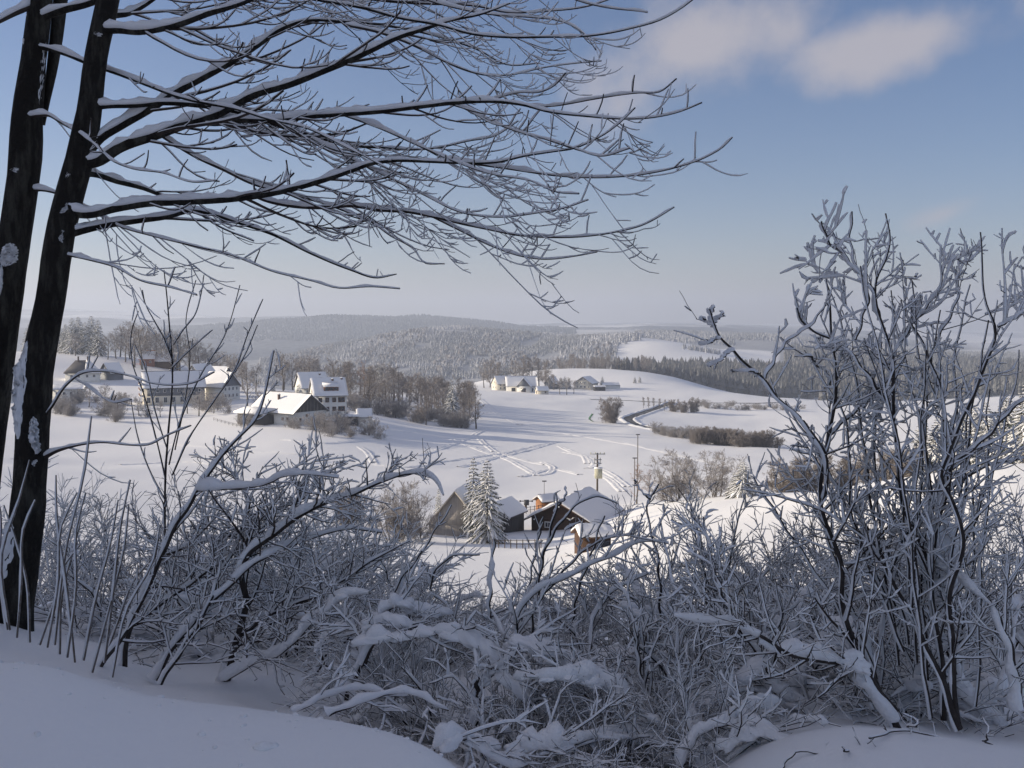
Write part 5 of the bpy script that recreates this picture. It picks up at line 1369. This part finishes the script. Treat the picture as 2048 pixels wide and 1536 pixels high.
def roof_sheet(L, W, He, Hr, ov, lift, th, seed, edge=0.0, n=(14, 7), cover=1.0):
    """snow on both slopes: uneven top, rounded eaves"""
    rg = np.random.default_rng(seed)
    half = W / 2 + ov; drop = Hr / (W / 2) * ov
    out = []
    for s in (-1, 1):
        us = np.linspace(-L / 2 - ov - edge, L / 2 + ov + edge, n[0]); vs = np.linspace(0, 1, n[1])
        top = np.zeros((n[0], n[1], 3)); bot = np.zeros_like(top)
        for i, u in enumerate(us):
            for j, v in enumerate(vs):
                y = s * half * v; z = He + Hr - (Hr + drop) * v + lift
                e = min(1.0, 4.0 * (1 - v) + 0.45) * (min(1, 6 * min(i, n[0] - 1 - i) / n[0] + 0.5))
                t = th * e * (1 + 0.10 * rg.normal())
                top[i, j] = (u, y, z + t); bot[i, j] = (u, y, z)
            bot[i, -1, 1] += s * 0.02
        V = np.concatenate([top.reshape(-1, 3), bot.reshape(-1, 3)]); m_ = n[0] * n[1]
        i, j = np.meshgrid(np.arange(n[0] - 1), np.arange(n[1] - 1), indexing='ij'); a = (i * n[1] + j).ravel()
        q = np.stack([a, a + 1, a + n[1] + 1, a + n[1]], -1) if s > 0 else np.stack([a, a + n[1], a + n[1] + 1, a + 1], -1)
        sides = []
        for i in range(n[0] - 1):
            a = i * n[1] + n[1] - 1; sides.append([a, a + n[1], a + n[1] + m_, a + m_])
        for jj in range(n[1] - 1):
            for r0 in (0, (n[0] - 1) * n[1]):
                a = r0 + jj; sides.append([a, a + 1, a + 1 + m_, a + m_])
        out.append((V, np.vstack([q, sides])))
    return out


def house(name, label, cat, px, depth, yaw, L, W, He, Hr, wall=None, gable=None, roof=None, snow=0.35, ov=0.5, wins=(), fmat=None, chim=(), dz=0.0, cladding=None, group=None, gsides='EW', bare_ridge=0.0, xy=None, parts=None):
    loc = on_ground(px, depth, dz) if xy is None else np.array([xy[0], xy[1], float(ground(*xy)) + dz])
    t = thing(name, loc, R(yaw), label, cat, group)
    wall = wall or M_plaster; gable = gable or wall; roof = roof or M_rooftile; fmat = fmat or M_frame
    mb = MB(); mb.box((0, 0, (He - 2.5) / 2), (L, W, He + 2.5)); mb.build('wall', wall, t)
    for s in (-1, 1):
        mb = MB(); x0 = s * L / 2
        mb.prism([(x0 - s * 0.25, -W / 2, He), (x0 - s * 0.25, W / 2, He), (x0 - s * 0.25, 0, He + Hr)], (s * 0.27, 0, 0))
        mb.build('gable', gable, t)
    drop = Hr / (W / 2) * ov
    ro = MB()
    for s in (-1, 1):
        a = (-L / 2 - ov, s * (W / 2 + ov), He - drop); b = (L / 2 + ov, s * (W / 2 + ov), He - drop)
        c = (L / 2 + ov, 0, He + Hr); d = (-L / 2 - ov, 0, He + Hr)
        slab(ro, *((a, b, c, d) if s < 0 else (b, a, d, c)), 0.14)
    ro = ro.build('roof', roof, t)
    if snow > 0:
        for pt in roof_sheet(L, W, He, Hr, ov, 0.16, snow, int(px) + int(depth)):
            link('snow', mesh_of('snow', [pt], M_roofsnow), ro)
    if bare_ridge > 0:
        mb = MB(); mb.box((0, 0, He + Hr + 0.16 + snow * 0.75), (L + 2 * ov, 0.30, bare_ridge)); mb.build('ridge_cap', roof, ro)
    for (face, u, z, w, h) in wins: add_window(t, face, u, z, w, h, L, W, fmat)
    for (cx, cy, ch) in chim:
        zr = He + Hr * (1 - abs(cy) / (W / 2))
        mb = MB(); mb.box((cx, cy, zr + ch / 2 - 0.2), (0.55, 0.55, ch + 0.4)); mb.box((cx, cy, zr + ch + 0.03), (0.7, 0.7, 0.12)); co = mb.build('chimney', M_chim, ro)
        V_, _, T_ = lump((cx, cy, zr + ch + 0.08), (0.36, 0.36, 0.22), np.random.default_rng(3)); link('snow', mesh_np('snow', V_, None, T_, True, M_roofsnow), ro)
    return t


def dormer(t, x, W, He, Hr, dw, z0, dh, mat, L):
    """shed dormer on the S slope"""
    yb = -W / 2 * (1 - (z0 - He) / Hr)
    yt = -W / 2 * (1 - (z0 + dh + 0.9 - He) / Hr)
    mb = MB(); mb.prism([(x - dw / 2, yb - 0.35, z0 + 0.1), (x - dw / 2, yb - 0.35, z0 + dh), (x - dw / 2, yt, z0 + dh + 0.9), (x - dw / 2, yt, z0)], (dw, 0, 0))
    d = mb.build('dormer', mat, t)
    mb = MB(); slab(mb, (x - dw / 2 - 0.2, yb - 0.7, z0 + dh + 0.02), (x + dw / 2 + 0.2, yb - 0.7, z0 + dh + 0.02), (x + dw / 2 + 0.2, yt, z0 + dh + 1.0), (x - dw / 2 - 0.2, yt, z0 + dh + 1.0), 0.38)
    mb.build('snow', M_roofsnow, d)
    for k in range(3):
        u = x + (k - 1) * dw / 3.2
        mb = MB(); mb.box((u, yb - 0.36, z0 + dh * 0.55), (dw / 4, 0.06, dh * 0.6)); mb.build('pane', M_glass, d)


# --- the group below the grove
wins = [('S', u, z, 1.1, 1.3) for z in (5.2, 2.6) for u in (-3.0, -1.0, 1.0)] + [('S', 3.1, 5.2, 1.9, 1.4), ('S', 3.1, 2.6, 1.9, 1.4), ('W', 0, 7.6, 0.9, 1.1), ('W', -1.8, 5.2, 1.1, 1.3), ('W', 1.8, 5.2, 1.1, 1.3)]
h = house('white_house', 'white gabled house with snowy roof and brown dormer behind the barn', 'house', 655, 292, 20, 9.2, 9.0, 6.7, 4.3, M_plaster, wins=wins, fmat=M_brownframe, chim=[(-3.8, 0.4, 0.5), (1.2, -0.8, 0.7), (3.9, -0.5, 0.6)])
dormer(h, 0.3, 9.0, 6.7, 4.3, 4.2, 7.6, 1.3, M_brownframe, 9.2)
h = house('farm_barn', 'old barn with broad sunlit snow roof and dark board gable', 'barn', 575, 277, -36, 17.5, 12.0, 3.2, 4.4, M_plaster, M_darkboard, snow=0.3, ov=0.6, bare_ridge=0.22, chim=[(-1.0, -2.4, 1.6)],
          wins=[('E', -3.6, 1.2, 0.7, 0.9), ('E', -1.2, 2.2, 0.8, 0.8), ('E', 0.8, 1.1, 0.9, 1.1), ('E', 3.4, 1.1, 0.9, 1.1), ('S', 6.5, 1.5, 0.8, 0.8), ('S', 4.5, 1.4, 0.8, 0.8)], fmat=M_brownframe)
mb = MB(); mb.box((-4.5, -7.6, 0.2), (11, 3.6, 4.2)); an = mb.build('lean_to', M_darkboard, h)
mb = MB(); slab(mb, (-10.6, -10.2, 2.5), (1.6, -10.2, 2.5), (1.6, -5.6, 3.6), (-10.6, -5.6, 3.6), 0.5); mb.build('snow', M_roofsnow, an)
for k in range(9):
    mb = MB(); mb.prism([(8.95, -5.0 + k * 1.25, 3.25), (8.95, -4.93 + k * 1.25, 3.25), (8.95, -4.93 + k * 1.25, 3.3 + 4.0 * (1 - abs(-4.9 + k * 1.25) / 6.2))], (0.05, 0, 0)); mb.build('batten', M_greyboard, h)
house('upper_house', 'slate-sided house with snow roof uphill behind the white house', 'house', 622, 325, 28, 8.5, 8.5, 5.6, 4.2, M_plaster, wins=[('S', u, 4.2, 1.0, 1.2) for u in (-2.5, 0, 2.5)] + [('W', -1.5, 4.2, 1.0, 1.2), ('W', 1.5, 4.2, 1.0, 1.2)], chim=[(2.5, -0.8, 0.6)])
house('garage', 'low flat-roofed garage with dark opening right of the white house', 'garage', 702, 280, 4, 3.8, 4.2, 2.4, 0.35, M_darkboard, ov=0.3, snow=0.4)
house('garden_shed', 'small white shed with snow roof beside the low garage', 'shed', 727, 281, 12, 4.0, 4.4, 2.8, 1.8, M_plaster, ov=0.25, snow=0.3, fmat=M_frame, wins=[('S', 0, 1.6, 0.8, 0.8)])

# --- the village at the left
wins = [('S', -8.2 + 2.6 * k, 1.4, 1.2, 1.9) for k in range(7)] + [('W', -3.2, 1.5, 1.0, 1.6), ('W', 0, 1.5, 1.0, 1.6), ('W', 3.2, 1.5, 1.0, 1.6), ('W', -2.4, 7.0, 1.0, 1.3), ('W', 2.2, 7.0, 1.0, 1.3)]
h = house('long_house', 'long slate-fronted village inn with snow roof and balconies on its white gable', 'house', 345, 335, 24, 19, 10.5, 5.6, 4.6, M_cream, roof=M_rooftile, wins=wins, chim=[(-1, 0.4, 0.9), (6, 0.2, 0.8)], bare_ridge=0.15)
mb = MB(); mb.box((0.4, -5.31, 4.2), (18.0, 0.10, 2.9)); mb.build('slate_cladding', M_slate, h)
for k in range(8):
    mb = MB(); mb.box((-7.6 + 2.2 * k, -5.38, 4.4), (0.95, 0.07, 1.15)); wo = mb.build('window', M_frame, h)
    mb = MB(); mb.box((-7.6 + 2.2 * k, -5.42, 4.4), (0.68, 0.05, 0.9)); mb.build('pane', M_glass, wo)
for k in range(3):
    mb = MB(); mb.box((-10.2, -1.5, 2.6 + k * 1.9), (1.3, 6.0, 0.16)); bo = mb.build('balcony', M_plaster, h)
    mb = MB(); mb.box((-10.8, -1.5, 3.15 + k * 1.9), (0.08, 6.0, 0.75)); mb.build('railing', M_brownframe, bo)
    mb = MB(); mb.box((-10.2, -1.5, 2.80 + k * 1.9), (1.2, 5.8, 0.2)); mb.build('snow', M_roofsnow, bo)
h = house('half_timbered_house', 'half-timbered gable house between the slate inn and the white-walled house', 'house', 402, 362, 68, 9, 7.5, 6.8, 4.4, M_plaster, wins=[('W', -1.6, 5.0, 0.9, 1.1), ('W', 1.6, 5.0, 0.9, 1.1)])
for z, w in ((6.9, 7.4), (8.2, 5.2), (9.6, 2.8)):
    mb = MB(); mb.box((-4.54, 0, z), (0.10, w, 0.22)); mb.build('beam', M_darkboard, h)
for y in (-2.6, -1.3, 0, 1.3, 2.6):
    mb = MB(); mb.box((-4.55, y, 7.0 + (4.0 - abs(y) * 1.25) / 2), (0.08, 0.2, 3.6 - abs(y) * 1.15)); mb.build('beam', M_darkboard, h)
house('village_house', 'white-walled house with snowy hipped-looking roof right of the half-timbered gable', 'house', 440, 346, -28, 9.5, 8.5, 4.8, 4.4, M_plaster, M_slate, wins=[('E', u, z, 0.9, 1.2) for u in (-2.7, -0.9, 0.9, 2.7) for z in (1.6, 3.9)] + [('S', 0, 2.0, 1.2, 1.4)])
house('village_house', 'snow-roofed house standing uphill directly above the white-walled house', 'house', 436, 385, -24, 9.0, 8.0, 5.0, 4.0, M_plaster, M_slate, wins=[('E', -1.5, 3.6, 0.9, 1.2), ('E', 1.5, 3.6, 0.9, 1.2)])
house('farmhouse', 'small farmhouse with orange-tiled ridge at the top of the village', 'house', 296, 470, 8, 6.5, 6.0, 3.4, 3.2, M_brick, roof=M_redroof, snow=0.2, bare_ridge=0.5, wins=[('S', -1.5, 1.8, 1.0, 1.1), ('S', 1.5, 1.8, 1.0, 1.1)])
house('hay_barn', 'brown board barn with shaded snow roof beside the orange-ridged farmhouse', 'barn', 332, 472, -8, 10.5, 7.5, 3.6, 3.6, M_wood, snow=0.35)
t = thing('hipped_house', on_ground(164, 392), R(24), 'dark hip-roofed house with two chimneys, snow half slid off', 'house')
L_, W_, He_, Hr_, ov_ = 12.5, 9.5, 3.2, 4.6, 0.6
mb = MB(); mb.box((0, 0, (He_ - 2.5) / 2), (L_, W_, He_ + 2.5)); mb.build('wall', M_plaster, t)
for u in (-4, -1.5, 1.5, 4): add_window(t, 'S', u, 1.8, 1.0, 1.2, L_, W_, M_frame)
cx_, cy_, rz_ = L_ / 2 + ov_, W_ / 2 + ov_, 2.4
c_ = [(-cx_, -cy_, He_ - 0.3), (cx_, -cy_, He_ - 0.3), (cx_, cy_, He_ - 0.3), (-cx_, cy_, He_ - 0.3), (-rz_, 0, He_ + Hr_), (rz_, 0, He_ + Hr_)]
mb = MB(); mb.add(c_, [(0, 1, 5, 4), (2, 3, 4, 5), (3, 2, 1, 0)], [(1, 2, 5), (3, 0, 4)]); ro = mb.build('roof', M_rooftile, t)
mb = MB(); V0 = np.array([(0.6, -cy_, He_ - 0.3), (cx_, -cy_, He_ - 0.3), (rz_, 0, He_ + Hr_), (1.4, 0, He_ + Hr_)]); slab(mb, *V0, 0.3); mb.build('snow', M_roofsnow, ro)
for x_ in (-1.4, 2.0):
    mb = MB(); mb.box((x_, -0.3, He_ + Hr_ + 0.4), (0.6, 0.6, 1.9)); mb.box((x_, -0.3, He_ + Hr_ + 1.4), (0.75, 0.75, 0.12)); mb.build('chimney', M_chim, ro)
house('dark_cottage', 'dark slate cottage with steep roof at the end of the village lane', 'house', 222, 402, 60, 6.5, 6.0, 2.8, 3.6, M_slate, M_slate, snow=0.12, wins=[('W', 0, 2.0, 0.9, 1.1)])
house('low_building', 'low white building under a flat snow roof below the dark-roofed house', 'house', 136, 342, 14, 10, 6.5, 3.0, 0.9, M_plaster, ov=0.4, snow=0.4, wins=[('S', u, 1.7, 1.0, 1.1) for u in (-3.2, -1.0, 1.2, 3.4)])
house('white_cottage', 'white cottage with snowy roof showing between the two dark trunks', 'house', 20, 330, 48, 9, 8, 4.2, 4.4, M_plaster, wins=[('W', -1.6, 2.2, 0.9, 1.2), ('W', 1.6, 2.2, 0.9, 1.2), ('W', 0, 5.2, 0.8, 1.0)])

# --- the farm on the far ridge
house('farmhouse', 'cream farmhouse with lit round-shouldered gable, leftmost of the ridge farm', 'house', 1006, 655, 26, 12, 9.5, 4.6, 4.6, M_cream, roof=M_rooftile, snow=0.15, wins=[('S', u, z, 1.1, 1.4) for u in (-4, -1.4, 1.2, 3.8) for z in (1.7, 3.7)] + [('W', -2, 2, 1.1, 1.4), ('W', 1.8, 2, 1.1, 1.4), ('W', 0, 5.6, 1, 1.2)])
h = house('farm_barn', 'big barn with wide bright snow roof in the middle of the ridge farm', 'barn', 1042, 652, 6, 20, 12, 4.0, 5.6, M_plaster, snow=0.35, bare_ridge=0.25, fmat=M_brownframe, wins=[('S', -5.5, 1.5, 2.6, 2.6), ('S', 0.5, 1.5, 1.1, 1.3), ('S', 6, 1.4, 2.4, 2.2)])
house('cross_barn', 'dark-gabled wing projecting from the front of the big ridge barn', 'barn', 1049, 641, 82, 9, 8.5, 4.0, 5.0, M_plaster, M_slate, snow=0.35, fmat=M_brownframe, wins=[('W', 0, 1.6, 3.0, 2.4)])
house('farm_shed', 'little cream shed with white roof right of the big ridge barn', 'shed', 1084, 625, 16, 7.0, 5.2, 2.6, 1.9, M_cream, snow=0.35, fmat=M_brownframe, wins=[('W', 0, 1.3, 1.4, 1.9), ('S', 1.5, 1.4, 0.9, 0.9)])
house('grey_cottage', 'narrow grey house half hidden by bare trees behind the little cream shed', 'house', 1104, 690, 60, 8, 7, 4.0, 4.4, M_slate, snow=0.2)
h = house('chalet_house', 'wide cream house with dark roof and many windows, right in the ridge farm', 'house', 1173, 690, 62, 11.5, 12.5, 4.4, 4.0, M_cream, roof=M_rooftile, snow=0.10, ov=0.9, wins=[('W', u, 4.4, 1.3, 1.2) for u in (-4.2, -1.4, 1.4, 4.2)] + [('W', u, 1.6, 1.4, 1.3) for u in (-4.2, -1.4, 1.4, 4.2)] + [('W', -1.4, 6.8, 1.3, 1.0), ('W', 1.4, 6.8, 1.3, 1.0)])
house('farm_shed', 'dark low carport attached right of the wide cream house', 'shed', 1199, 676, 4, 7.5, 5, 2.6, 0.5, M_darkboard, snow=0.4, ov=0.3)
house('farm_shed', 'long low pale shed under snow, rightmost of the ridge farm', 'shed', 1222, 690, 4, 12, 6, 2.6, 1.2, M_plaster, snow=0.5, ov=0.3)

# --- chalet, huts and shed near the slope
h = house('ski_chalet', 'brown wooden chalet under a thick overhanging snow roof', 'chalet', 1152, 132, 66, 10.5, 8.2, 1.7, 2.15, M_wood, M_wood, roof=M_wood, snow=0.42, ov=0.75, dz=-0.1, fmat=M_frame, wins=[('W', -1.8, 0.9, 0.9, 0.8), ('W', 1.6, 0.9, 0.9, 0.8)])
for (y, z) in ((0, 3.45), (-3.1, 1.75), (-3.9, 1.3), (3.4, 1.6)):
    V_, _, T_ = lump((-6.05, y, z), (0.10, 0.10, 0.10), np.random.default_rng(4), flat=1.0); link('lamp_globe', mesh_np('lamp_globe', V_, None, T_, True, M_white), h)
og = MB()
for s in (-1, 1):
    og.tube([(-5.50, s * 0.1 - 1.3, 1.9), (-5.52, s * 0.35 - 1.3, 1.98), (-5.52, s * 0.6 - 1.3, 2.2)], 0.045, 5); og.tube([(-5.52, s * 0.35 - 1.3, 1.98), (-5.52, s * 0.4 - 1.3, 2.2)], 0.035, 5)
og.box((-5.50, -1.3, 1.82), (0.06, 0.25, 0.22)); og.build('antler_emblem', M_white, h)
house('lift_hut', 'tiny orange wooden ticket hut behind the left eave of the chalet', 'hut', 1094, 152, 28, 2.6, 2.2, 1.5, 0.55, M_orange, M_orange, roof=M_wood, snow=0.28, ov=0.35)
h = house('front_hut', 'little wooden hut with a dark open bay in front of the chalet', 'hut', 1187, 82, 14, 2.5, 2.0, 1.3, 0.5, M_wood, M_wood, roof=M_wood, snow=0.30, ov=0.25)
mb = MB(); mb.box((0.55, -1.02, 0.5), (1.1, 0.06, 0.9)); mb.build('open_bay', M_dmetal, h)
h = house('board_shed', 'tall grey board shed with steep roof behind the big spruce', 'shed', 932, 121, 76, 9.0, 6.6, 1.9, 3.9, M_greyboard, M_greyboard, roof=M_greyboard, snow=0.2, ov=0.25)
house('dark_shed', 'dark low shed with snow roof right behind the big spruce', 'shed', 1006, 128, 64, 5.0, 3.6, 2.4, 1.2, M_darkboard, snow=0.4, ov=0.35)

# --- posts, fences, lift gear
def post_thing(name, label, cat, px, depth, build, group=None, rz=0.0, dz=-0.1):
    t = thing(name, on_ground(px, depth, dz), rz, label, cat, group)
    build(t); return t


def b_transformer(t):
    mb = MB()
    mb.tube([(0, 0, -0.5), (0, 0, 8.6)], [0.17, 0.12], 8); mb.build('pole', M_pole, t)
    mb = MB(); mb.box((0.12, -0.45, 5.6), (1.1, 0.8, 1.45)); mb.build('transformer_box', M_tbox, t)
    mb = MB(); mb.box((0.12, -0.45, 6.40), (1.2, 0.9, 0.14)); mb.build('snow', M_roofsnow, t)
    for z, w in ((8.45, 2.3), (7.6, 1.2), (7.05, 1.2)):
        mb = MB(); mb.box((0, -0.14, z), (w, 0.12, 0.12)); mb.build('crossarm', M_metal, t)
    for x in (-1.0, -0.3, 0.4, 1.0):
        mb = MB(); mb.tube([(x, -0.14, 8.5), (x, -0.14, 8.6), (x, -0.14, 8.75)], [0.05, 0.09, 0.03], 8); mb.build('insulator', M_tbox, t)
    mb = MB(); mb.tube([(-0.4, -0.2, 7.0), (-0.4, -0.2, 7.9)], 0.05, 6); mb.tube([(0.4, -0.2, 7.0), (0.4, -0.2, 7.9)], 0.05, 6); mb.build('switch_rod', M_dmetal, t)


post_thing('transformer_pole', 'pole with a beige transformer box and crossarms behind the chalet roof', 'utility pole', 1196, 149, b_transformer)


def b_lamp(hh, r=0.07, head=True):
    def f(t):
        mb = MB(); mb.tube([(0, 0, -0.4), (0, 0, hh)], [r, r * 0.7], 7); mb.build('pole', M_pole, t)
        if head:
            mb = MB(); mb.box((0.0, -0.1, hh + 0.05), (0.7, 0.3, 0.14)); mb.build('lamp_head', M_dmetal, t)
    return f


post_thing('lamp_pole', 'very tall thin pole beside the birches', 'pole', 1277, 172, b_lamp(10.5, 0.09))
post_thing('lamp_pole', 'shorter floodlight pole just left of the very tall one', 'pole', 1271, 160, b_lamp(7.0, 0.08))
post_thing('lamp_pole', 'lone pole with lamp among the slim trees at the right end of the grove', 'pole', 921, 318, b_lamp(9.5, 0.10))
post_thing('lamp_pole', 'slim mast left of the little ticket hut', 'pole', 1089, 156, b_lamp(4.0, 0.05, True))
for px, d in [(1140, 860), (1180, 865), (1212, 868), (1235, 868), (1262, 870)]:
    post_thing('utility_pole', 'tiny line pole on the skyline field above the ridge farm', 'pole', px, d, b_lamp(5.5, 0.16, False), 'poles on the ridge field')


def b_drive(t):
    mb = MB(); mb.tube([(0, 0, -0.3), (0, 0, 1.6)], 0.17, 8); mb.build('post', M_wood, t)
    mb = MB(); mb.box((0.1, -0.05, 1.55), (0.75, 0.55, 0.75)); mb.build('motor_housing', M_dmetal, t)
    mb = MB(); mb.tube([(-0.85, 0, 1.75), (0.95, 0, 1.75)], 0.07, 6); mb.build('crossbar', M_dmetal, t)
    for x in (-0.85, 0.95):
        mb = MB(); mb.tube([(x, -0.05, 1.75), (x, 0.05, 1.75)], 0.14, 10); mb.build('pulley', M_dmetal, t)


post_thing('lift_drive', 'ski-tow drive with dark motor box on a post beside the fence', 'ski tow', 1052, 150, b_drive)


def fence(label, p0, d0, p1, d1, n, h):
    a, b = on_ground(p0, d0), on_ground(p1, d1)
    t = thing('rail_fence', a, 0, label, 'fence')
    xs = np.linspace(0, 1, n)
    pts = np.array([[*(a[:2] + (b - a)[:2] * u)] for u in xs]); zs = ground(pts[:, 0], pts[:, 1])
    pts = np.column_stack([pts, zs]) - a
    for p in pts:
        mb = MB(); mb.tube([p + (0, 0, -0.3), p + (0, 0, h)], 0.05, 6); mb.build('post', M_pole, t)
    for k in range(n - 1):
        for z in (h * 0.5, h * 0.88):
            mb = MB(); mb.tube([pts[k] + (0, 0, z), pts[k + 1] + (0, 0, z)], 0.035, 5); mb.build('rail', M_pole, t)


fence('rail fence running from the grey shed to the ticket hut', 1018, 146, 1086, 150, 9, 1.1)
fence('rail fence across the slope in front of the big spruce', 985, 100, 1095, 99, 10, 0.9)
fence('long low fence below the barn and village lane', 425, 285, 488, 262, 9, 0.9)

# leaning green and white mat in the field
c = on_ground(1181, 390)
t = thing('crash_mat', c, R(20), 'bent green and white mat standing in the open snowfield left of the round tree', 'mat')
q = np.array([(0.8, 3.0), (0.4, 2.4), (-0.3, 1.6), (-0.5, 0.9), (0.4, 0.3), (1.4, -0.2)])
for nm, off, mt in (('mat_face', 0.0, M_green), ('white_back', 0.28, M_white)):
    mb = MB()
    for k in range(len(q) - 1):
        (x0, z0), (x1, z1) = q[k], q[k + 1]
        mb.prism([(x0 + off, -0.6, z0), (x0 + off + 0.27, -0.6, z0), (x1 + off + 0.27, -0.6, z1), (x1 + off, -0.6, z1)], (0, 1.2, 0))
    mb.build(nm, mt, t)

# ------------------------------------------------------------------ haze
mb = MB(); mb.box((0, 0, 60), (29600, 29600, 460))
hm = bpy.data.materials.new('haze'); hm.use_nodes = True
hn = hm.node_tree; hn.nodes.clear()
ho = hn.nodes.new('ShaderNodeOutputMaterial'); hv = hn.nodes.new('ShaderNodeVolumePrincipled')
hv.inputs['Color'].default_value = (0.66, 0.72, 0.84, 1)
hv.inputs['Density'].default_value = 0.00021
hv.inputs['Anisotropy'].default_value = 0.25
hn.links.new(hv.outputs[0], ho.inputs['Volume'])
o = mb.build('haze', hm); tag(o, kind='stuff')

# ------------------------------------------------------------------ small groups: tell the members apart by their place in the row
ORD = ['leftmost', 'second from left', 'third from left', 'fourth from left', 'fifth from left', 'sixth from left', 'seventh from left', 'eighth from left', 'ninth from left', 'tenth from left', 'eleventh from left', 'twelfth from left', 'thirteenth from left', 'fourteenth from left', 'fifteenth from left', 'sixteenth from left', 'seventeenth from left', 'eighteenth from left', 'nineteenth from left']
groups = {}
for o in scene.objects:
    if o.parent is None and 'group' in o: groups.setdefault(o['group'], []).append(o)
for gname, mem in groups.items():
    if len(mem) > 20: continue
    mem.sort(key=lambda o: o.location.x / max(o.location.y, 0.1))
    for k, o in enumerate(mem):
        place = 'rightmost' if k == len(mem) - 1 else ORD[k]
        o['label'] = o['label'] + ', ' + place
